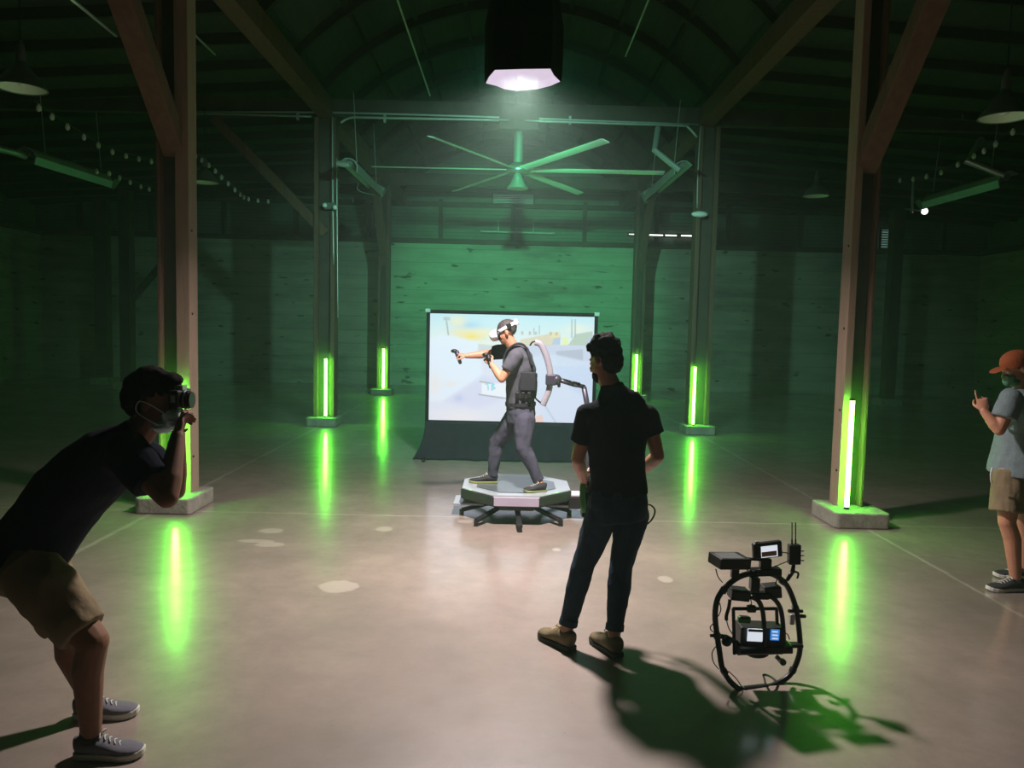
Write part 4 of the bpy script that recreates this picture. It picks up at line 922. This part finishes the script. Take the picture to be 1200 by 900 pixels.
# LED tubes on the columns
def led(px0, py0, px1, py1, Y, label, z0=.155, z1=None):
    a = P(px0, py0, Y); b = P(px1, py1, Y); a.z = z0; L = b.z-a.z if z1 is None else z1-a.z
    b = V((a.x, a.y, a.z+L))
    t = thing('led_tube', label, 'light tube', tuple(a), 'glowing green tubes standing on the column footings')
    bm = NB(); cyl(bm, a+V((0, 0, .02)), b-V((0, 0, .02)), .021 if Y < 19 else .026, n=16); build('glowing_tube', bm, 'tube', t, smooth=True)
    for p, q in ((a, a+V((0, 0, .022))), (b-V((0, 0, .022)), b)):
        bm = NB(); cyl(bm, p, q, .025, n=16); build('end_cap', bm, 'black_plastic', t)
    return t
LZ = 1.23
led(992, 596, 998, 467, D1-.22, 'glowing green tube on the nearest right column', z1=LZ)
led(205, 590, 203, 470, D1-.22, 'glowing green tube on the nearest left column behind the photographer', z1=LZ)
led(812, 498, 815, 428, D1+DS-.22, 'glowing green tube on the middle right column', z1=LZ)
led(381.5, 490, 383, 419, D1+DS-.22, 'glowing green tube on the middle left column', z1=LZ)
led(449, 459, 450, 408, D1+2*DS-.22, 'farthest glowing green tube left of the screen', z1=LZ)
led(744.5, 460, 745, 415, D1+2*DS-.22, 'farthest glowing green tube seen over the standing man\'s shoulder', z1=LZ)

# softbox
SD = 5.9; SK = SD/5.4; lc = P(611, 94, SD); SBX, SBY, SBZ = lc.x, SD, P(611, 81, SD-.27).z
sb = thing('softbox', 'black skirted softbox lamp glowing white underneath, hanging overhead', 'studio light', (SBX, SBY, SBZ))
def octr(r, z, k=8, wob=0.):
    return [V((SBX+r*math.cos(2*PI*i/k+PI/8), SBY+r*math.sin(2*PI*i/k+PI/8), z + wob*math.sin(i*2.4))) for i in range(k)]
hem = [P(px, py, SD+dy) for px, py, dy in ((657, 96, .0), (646, 101, .12), (630, 105, .2), (605, 107, .25), (591, 105, .2), (581, 101, .12), (569, 98, .0), (573, 90, -.12), (580, 82, -.22), (612, 81, -.27), (645, 80.5, -.22), (649, 88, -.12))]
def lerp_ring(s_, dz, f=0): 
    return [V((SBX+(p.x-SBX)*s_, SBY+(p.y-SBY)*s_, (p.z-SBZ)*(1-f)+SBZ+dz)) for p in hem]
bm = NB(); rings = [[bm.verts.new(p) for p in lerp_ring(s_, dz, f)] for s_, dz, f in ((1, 0, 0), (1.02, .12, .6), (1.02, .4, 1), (.9, .6, 1), (.4, .74, 1))]
for a, b in zip(rings, rings[1:]):
    for k in range(12): bm.faces.new((a[k], a[(k+1) % 12], b[(k+1) % 12], b[k]))
o = build('skirt', bm, 'softbox_cloth', sb); md = o.modifiers.new('s', 'SOLIDIFY'); md.thickness = .006; md.offset = 1
bm = NB(); random.seed(8); rings = []
for s_, dz, f, j in ((.985, .002, 0, 0), (.95, .06, .4, .012), (.86, .14, .8, .02), (.72, .20, 1, .02), (.6, .24, 1, 0)):
    rings.append([bm.verts.new(p + V((random.uniform(-j, j), random.uniform(-j, j), random.uniform(-j, j)))) for p in lerp_ring(s_, dz, f)])
for a, b in zip(rings, rings[1:]):
    for k in range(12): bm.faces.new((a[k], a[(k+1) % 12], b[(k+1) % 12], b[k]))
build('lining', bm, 'lining', sb)
bm = NB(); bm.faces.new([bm.verts.new(p) for p in lerp_ring(.6, .24, 1)]); build('diffuser_cloth', bm, 'diffuser', sb)
bm = NB(); cyl(bm, (SBX, SBY, SBZ+.68), (SBX, SBY, SBZ+.95), .09, n=18); build('lamp_head', bm, 'black_metal', sb)
bm = NB(); cyl(bm, (SBX, SBY, SBZ+.95), (SBX, SBY, arc(SBX)), .018); build('hanging_pole', bm, 'black_metal', sb)
def lamp(name, kind, loc, energy, col, **k):
    l = bpy.data.lights.new(name, kind); l.energy = energy; l.color = col
    for a, b in k.items(): setattr(l, a, b)
    o = bpy.data.objects.new(name, l); C.objects.link(o); o.location = loc; return o
o = lamp('softbox_light', 'AREA', (SBX, SBY, SBZ+.015), KEY, (1, .88, .86), shape='DISK', size=.28, spread=math.radians(KSPREAD)); o.parent = sb; o.matrix_parent_inverse = Matrix.Translation(-sb.location)

# added green lamp, unseen behind the softbox, to brighten the back wall
gp = V((P(611, 50, 6.8).x, 6.8, 4.4)); tgt = V((.35, YB, GZ))
t = thing('added_lamp', 'green stage lamp hung under the vault, aimed at the back wall', 'stage light', tuple(gp))
dd = (tgt-gp).normalized(); bm = NB(); cyl(bm, gp-dd*.3, gp-dd*.02, .1, .12, n=20); build('can', bm, 'black_metal', t)
bm = NB(); cyl(bm, gp-dd*.15, V((gp.x, gp.y-.14, arc(gp.x))), .015); build('hanging_pole', bm, 'black_metal', t)
o = lamp('added_green_spot', 'SPOT', gp, ADDED_SPOT, (.03, 1, .30), spot_size=math.radians(PCONE), spot_blend=.8, shadow_soft_size=.06)
o.rotation_euler = dd.to_track_quat('-Z', 'Y').to_euler(); o.parent = t; o.matrix_parent_inverse = Matrix.Translation(-t.location)
o = lamp('added_wide_fill', 'SPOT', gp, WIDE, (.32, 1, .70), spot_size=math.radians(92), spot_blend=1, shadow_soft_size=.08)  # added wide teal fill for the outer walls and upper hall
o.rotation_euler = (V((.2, YB, -2.6))-gp).to_track_quat('-Z', 'Y').to_euler(); o.parent = t; o.matrix_parent_inverse = Matrix.Translation(-t.location)

# ------------------------------------------------------------------ projection screen
YS = 10.55
def screen():
    tl, tr, bl, br = P(503, 365.5, YS), P(698, 370.5, YS), P(503.5, 492, YS), P(692, 497.5, YS)
    x0, x1 = tl.x, tr.x; z1 = (tl.z+tr.z)/2; z0 = (bl.z+br.z)/2
    t = thing('projection_screen', 'projection screen on a black frame showing a bright pale street game scene', 'screen', ((x0+x1)/2, YS, 0))
    NX, NZ = 300, 196
    U, W = np.meshgrid(np.linspace(0, 1, NX), np.linspace(0, 1, NZ))
    X = 502+U*196; Y = 365+W*128      # photo-like picture coordinates, W down
    def c(h): return np.array(srgb(h))
    img = np.zeros((NZ, NX, 3)); 
    def blend(mask, col): 
        img[:] = img*(1-mask[..., None]) + c(col)*mask[..., None]
    def poly(pts, col, a=1.0, soft=1.2):
        d = np.full(X.shape, 1e9); n = len(pts); ins = np.zeros(X.shape, bool)
        for i in range(n):
            ax, ay = pts[i]; bx, by = pts[(i+1) % n]
            ex, ey = bx-ax, by-ay; tt = np.clip(((X-ax)*ex+(Y-ay)*ey)/(ex*ex+ey*ey+1e-9), 0, 1)
            d = np.minimum(d, np.hypot(X-ax-tt*ex, Y-ay-tt*ey))
            cond = ((ay > Y) != (by > Y)) & (X < (bx-ax)*(Y-ay)/((by-ay) if by != ay else 1e-9)+ax); ins ^= cond
        sd = np.where(ins, d, -d); blend(np.clip(sd/soft+.5, 0, 1)*a, col)
    def blob(cx, cy, rx, ry, col, a=1.0):
        blend(np.exp(-(((X-cx)/rx)**2+((Y-cy)/ry)**2))*a, col)
    def line(x0_, y0_, x1_, y1_, w, col, a=1.): 
        ex, ey = x1_-x0_, y1_-y0_; tt = np.clip(((X-x0_)*ex+(Y-y0_)*ey)/(ex*ex+ey*ey), 0, 1)
        blend(np.clip((w-np.hypot(X-x0_-tt*ex, Y-y0_-tt*ey))/.8+.5, 0, 1)*a, col)
    img[:] = c('dcdff2')
    g = np.clip((Y-365)/35, 0, 1)[..., None]; sky = c('bfe2f2')*(1-g)+c('e6ecec')*g; img[:] = np.where((Y < 402)[..., None], sky, img)
    blob(548, 378, 14, 5, 'a9cfee', .9); blob(535, 374, 10, 8, 'f0e6c0', .8); blob(552, 391, 15, 6, 'f6dc6a', 1.0); blob(566, 386, 14, 4, 'f4e6b8', .8); blob(540, 387, 14, 4, 'f2dfa4', .7); blob(678, 380, 14, 6, 'f0edd8', .7)
    poly([(502, 396), (516, 390), (560, 398), (566, 440), (520, 470), (502, 470)], 'e2ebfb', .95, 5)
    poly([(610, 394), (650, 385), (658, 386), (657, 400), (610, 402)], 'dcccb4', .95); poly([(644, 384), (657, 384), (657, 390), (646, 391)], 'e8d8a8', .9)
    for x in (611, 620, 627, 645, 652): poly([(x, 388), (x, 384), (x+2.5, 384), (x+2.5, 388)], 'b0a8a8', .8)
    poly([(650, 392), (658, 390), (658, 399), (648, 399)], 'a8bfe8', .8); poly([(660, 390), (667, 390), (667, 401), (660, 401)], 'e6ec9c', .8)
    poly([(667, 400), (676, 386), (696, 382), (698, 400), (698, 402)], 'b5c1b6', .95); poly([(690, 392), (698, 388), (698, 402), (688, 402)], 'b0c0ea', .7)
    poly([(618, 400), (684, 399), (698, 402), (698, 424), (620, 416)], 'c9cbe6', .95); poly([(653, 407), (685, 404), (686, 420), (655, 422)], 'b4b4cc', .95)
    poly([(620, 413), (652, 411), (698, 420), (698, 500), (640, 500)], 'd2daf2', .9, 3); poly([(648, 425), (698, 422), (698, 470), (670, 450)], 'c4d0f0', .7, 5)
    poly([(520, 470), (565, 438), (600, 445), (592, 466), (560, 480)], 'd4d4f0', .8, 6); poly([(560, 400), (584, 402), (584, 412), (560, 414)], 'c9cfd0', .8, 2); poly([(560, 413), (580, 413), (580, 418), (560, 418)], 'aeb8d4', .6)
    poly([(565, 447), (594, 447), (594, 464), (565, 461)], 'eef1fa', .9, 2); line(563, 445.5, 575, 447, .8, 'a89c98', .9); line(562, 461, 594, 465, .7, '9a94a0', .9)
    for a_ in ((572, 446, 573, 455), (577, 447, 577.5, 455), (577, 447, 580, 448.5), (580, 448.5, 578, 451), (578, 451, 581, 453), (581, 453, 577.5, 455), (572, 447, 569.5, 448.5)): line(*a_, .75, '86d0ea', .95)
    blob(540, 490, 40, 12, 'ebe6ec', .9); blob(508, 450, 8, 14, 'eee0dc', .6); blob(527, 449, 8, 4, 'ecdfd8', .6)
    poly([(624, 489), (638, 484), (641, 494), (625, 494)], 'ecc4b8', .9, 2); line(641, 472, 655, 493, 1.2, 'b8c4d8', .7); blob(538, 466, 5, 4, 'b8c0ea', .7)
    line(521, 370, 524, 390, .9, '98a0a8', .8); poly([(517, 369), (526, 369), (526, 373), (518, 373)], 'b6babc', .8)
    line(671, 369, 671.5, 390, .8, '98a4b0', .8); line(675, 369, 675.5, 389, .8, '98a4b0', .8); line(632.5, 377, 632.5, 387, .5, '8898a4', .8); line(626, 380, 626, 387, .5, '8898a4', .8)
    # fine mesh carrying the picture
    me = bpy.data.meshes.new('picture'); xs = np.linspace(x0+.015, x1-.015, NX); zs = np.linspace(z1-.015, z0+.01, NZ)
    vs = [(x, YS-.012, z) for z in zs for x in xs]; fs = [(j*NX+i, j*NX+i+1, (j+1)*NX+i+1, (j+1)*NX+i) for j in range(NZ-1) for i in range(NX-1)]
    me.from_pydata(vs, [], [f[::-1] for f in fs]); ca = me.color_attributes.new('picture', 'FLOAT_COLOR', 'POINT')
    ca.data.foreach_set('color', np.concatenate([img, np.ones((NZ, NX, 1))], 2).reshape(-1).astype(np.float32))
    mt = bpy.data.materials.new('projected_picture'); mt.use_nodes = True; g_ = N(mt); b = g_.n['Principled BSDF']
    at = g_.add('ShaderNodeVertexColor', layer_name='picture').outputs[0]; b.inputs['Base Color'].default_value = (.06, .06, .06, 1); b.inputs['Roughness'].default_value = .8
    g_.l.new(at, b.inputs['Emission Color']); b.inputs['Emission Strength'].default_value = SCR
    link('picture', me, mt, t)
    f = .035
    bm = NB()
    for z in (z0-f/2, z1+f/2): box(bm, ((x0+x1)/2, YS+.01, z), (x1-x0+2*f, .035, f))
    for x in (x0-f/2, x1+f/2): box(bm, (x, YS+.01, (z0+z1)/2), (f, .035, z1-z0))
    build('frame', bm, 'black_cloth', t, bevel=.004)
    bm = NB(); box(bm, ((x0+x1)/2, YS+.02, (z0+z1)/2), (x1-x0, .01, z1-z0)); build('backing', bm, 'black_cloth', t)
    for x in (x0-f/2, x1+f/2):
        bm = NB(); box(bm, (x, YS+.0, z1+f*.6), (.07, .05, .05)); build('corner_bracket', bm, 'galv', t, bevel=.005)
    # skirt flaring towards the floor with folds
    bm = NB(); n = 90; rows = 14; vv = []
    for j in range(rows+1):
        q = j/rows; row = []
        for i in range(n+1):
            s_ = i/n; x = (x0-f) + (x1-x0+2*f)*s_; fl = q**2.2
            x += (-.16*fl if s_ < .5 else .12*fl)*abs(2*s_-1)**3
            y = YS-.02-.10*fl + .018*math.sin(s_*31+q*1.5)*q + .01*math.sin(s_*77)*q
            row.append(bm.verts.new((x, y, (z0-f*.2)*(1-q)+.004*q)))
        vv.append(row)
    for j in range(rows):
        for i in range(n): bm.faces.new((vv[j][i], vv[j][i+1], vv[j+1][i+1], vv[j+1][i]))
    o = build('skirt', bm, 'drape', t, smooth=True); md = o.modifiers.new('s', 'SOLIDIFY'); md.thickness = .005
    for x in (x0-.02, x1+.02):
        bm = NB(); box(bm, (x, YS+.06, (z1)/2), (.03, .03, z1)); box(bm, (x, YS+.06, .02), (.04, .7, .03)); build('stand_leg', bm, 'black_metal', t)
screen()

# ------------------------------------------------------------------ omnidirectional treadmill
def treadmill():
    cx, cyy = P(604, 600, 7.55).x, 7.55; zt = .275; ap = .535
    t = thing('treadmill_platform', 'octagonal motion treadmill platform on a star of black legs', 'treadmill', (cx, cyy, 0))
    def oc(r, z): return [V((cx+r/math.cos(PI/8)*math.cos(PI/8+k*PI/4), cyy+r/math.cos(PI/8)*math.sin(PI/8+k*PI/4), z)) for k in range(8)]
    def rings(bm, lst, capb=True, capt=True, mi=None):
        R_ = [[bm.verts.new(p) for p in oc(r, z)] for r, z in lst]
        for j, (a, b) in enumerate(zip(R_, R_[1:])):
            for k in range(8):
                f_ = bm.faces.new((a[k], a[(k+1) % 8], b[(k+1) % 8], b[k]))
        if capb: bm.faces.new(R_[0][::-1])
        if capt: bm.faces.new(R_[-1])
    bm = NB(); rings(bm, [(ap-.05, zt-.115), (ap, zt-.09), (ap, zt-.012), (ap-.012, zt), ]); build('housing', bm, 'deck_side', t, bevel=.004)
    bm = NB(); rings(bm, [(ap-.01, zt), (ap-.012, zt+.008), (ap-.15, zt-.004+.006), (ap-.16, zt+.002)]); build('rim', bm, 'deck_rim', t)
    bm = NB()
    R_ = [[bm.verts.new(p) for p in oc(r, z)] for r, z in ((ap-.15, zt+.007), (.25, zt+.004), (.12, zt+.003))]
    for a, b in zip(R_, R_[1:]):
        for k in range(8): bm.faces.new((a[k], a[(k+1) % 8], b[(k+1) % 8], b[k]))
    bm.faces.new(R_[-1]); build('deck', bm, 'deck', t)
    bm = NB(); box(bm, (cx, cyy-ap-.004, zt-.05), (.42, .012, .085)); build('front_panel', bm, 'deck_front', t, bevel=.004)
    bm = NB(); rings(bm, [(.24, .085), (.3, zt-.11)]); box(bm, (cx, cyy-.3, zt-.13), (.34, .3, .05)); build('base_hub', bm, 'black_plastic', t, bevel=.01)
    for k, (px, py) in enumerate(((541, 601), (558, 614), (609, 621), (657, 614), (667, 602), (560, 588), (640, 586))):
        tip = G(px, py, .02) if k < 5 else V((cx+(-.45 if k == 5 else .45), cyy+.42, .02))
        bm = NB(); dr = (tip-V((cx, cyy, .02))).normalized(); s_ = frame(dr)[0]
        a = V((cx, cyy, .12))+dr*.18
        prism(bm, [a-s_*.026+V((0, 0, -.016)), a+s_*.026+V((0, 0, -.016)), a+s_*.026+V((0, 0, .016)), a-s_*.026+V((0, 0, .016))], (tip-a)+V((0, 0, .03)))
        lg = build('leg', bm, 'black_plastic', t, bevel=.006)
        bm = NB(); cyl(bm, tip-V((0, 0, .02)), tip+V((0, 0, .035)), .022, n=14); build('foot', bm, 'black_plastic', lg)
    for s_ in (-1, 1):
        bm = NB(); box(bm, (cx+s_*.46, cyy-.02, .115), (.30, .36, .022)); build('side_tray', bm, 'deck_rim', t, bevel=.006)
    # arm mast rising at the right hand side
    bx = P(676, 590, 7.45)
    bm = NB(); box(bm, (bx.x+.0, 7.45, .16), (.18, .3, .12)); box(bm, (bx.x-.06, 7.45, .11), (.25, .16, .05)); mb = build('mast_base', bm, 'black_plastic', t, bevel=.012)
    bm = NB(); box(bm, (bx.x-.02, 7.38, .235), (.1, .14, .03)); build('base_cover', bm, 'white_plastic', mb, bevel=.008)
    bm = NB(); chain(bm, [V((bx.x+.1, 7.6, .15)), P(693, 500, 7.6), P(684.5, 455, 7.55)], [.03, .028, .026]); build('mast', bm, 'arm_grey', t, smooth=True)
    bm = NB(); chain(bm, [P(684, 453, 7.55), P(672, 450.5, 7.5), P(655, 445.5, 7.45)], [.02, .023, .020]); ar = build('swing_arm', bm, 'arm_grey', t, smooth=True)
    bm = NB(); chain(bm, [P(679, 449.5, 7.5), P(668, 447, 7.47), P(656, 443.5, 7.45)], [.010]*3); build('arm_rod', bm, 'black_metal', ar, smooth=True)
    bm = NB(); q = P(645.5, 445, 7.45); box(bm, q+V((0, 0, 0)), (.10, .11, .105)); ell(bm, P(652, 445, 7.44), (.05, .05, .052)); box(bm, P(655, 451, 7.45), (.03, .04, .05)); build('carriage', bm, 'arm_grey', t, bevel=.01)
    bm = NB(); pts = [P(627, 401, 7.45), P(634, 404, 7.45), P(640, 417, 7.45), P(644, 432, 7.45), P(645, 446, 7.45), P(643, 458, 7.45), P(639, 468, 7.45), P(636, 475, 7.45)]
    q = smoothpts(pts, 5); loft(bm, [(p, .03, .018, V((0, 1, 0)).cross(dirv(q[max(i-1, 0)], q[min(i+1, len(q)-1)]))) for i, p in enumerate(q)], 12); build('curved_rail', bm, 'ring_grey', t, smooth=True)
    bm = NB(); tube(bm, [P(634, 403, 7.45), P(629, 400, 7.45), P(624, 401, 7.45), P(621, 405, 7.45)], .008); tube(bm, [P(637, 474, 7.45), P(631, 470, 7.45), P(627, 466, 7.45)], .008); build('harness_strut', bm, 'black_metal', t, smooth=True)
treadmill()

# ------------------------------------------------------------------ haze, world, view
if HAZE > 0:
    bm = NB(); box(bm, ((XL+XR)/2, (YB+YF)/2, 2.94), (XR-XL-.1, YB-YF-.1, 5.85))
    mt = bpy.data.materials.new('haze'); mt.use_nodes = True; nt = mt.node_tree; nt.nodes.remove(nt.nodes['Principled BSDF'])
    vs = nt.nodes.new('ShaderNodeVolumeScatter'); vs.inputs['Density'].default_value = HAZE; vs.inputs['Color'].default_value = (.7, 1, .88, 1); vs.inputs['Anisotropy'].default_value = .35  # green cast of the light put into the scatter colour
    nt.links.new(vs.outputs[0], nt.nodes['Material Output'].inputs['Volume'])
    hz = build('haze', bm, mt); tag(hz, 'thin green lit and tinted stage haze filling the whole hall', 'haze', kind='stuff')
bpy.data.scenes.remove(SC2)
w = bpy.data.worlds.new('world'); bpy.context.scene.world = w; w.use_nodes = True
w.node_tree.nodes['Background'].inputs[0].default_value = (0, 0, 0, 1)
sc = bpy.context.scene
sc.view_settings.view_transform = 'Standard'; sc.view_settings.look = 'None'; sc.view_settings.gamma = 1; sc.view_settings.use_curve_mapping = False
sc.view_settings.exposure = 0
sc.cycles.max_bounces = 6; sc.cycles.diffuse_bounces = 3; sc.cycles.glossy_bounces = 3; sc.cycles.volume_bounces = 1
sc.cycles.sample_clamp_indirect = 4
sc.cycles.use_denoising = True
sc.cycles.volume_step_rate = 5
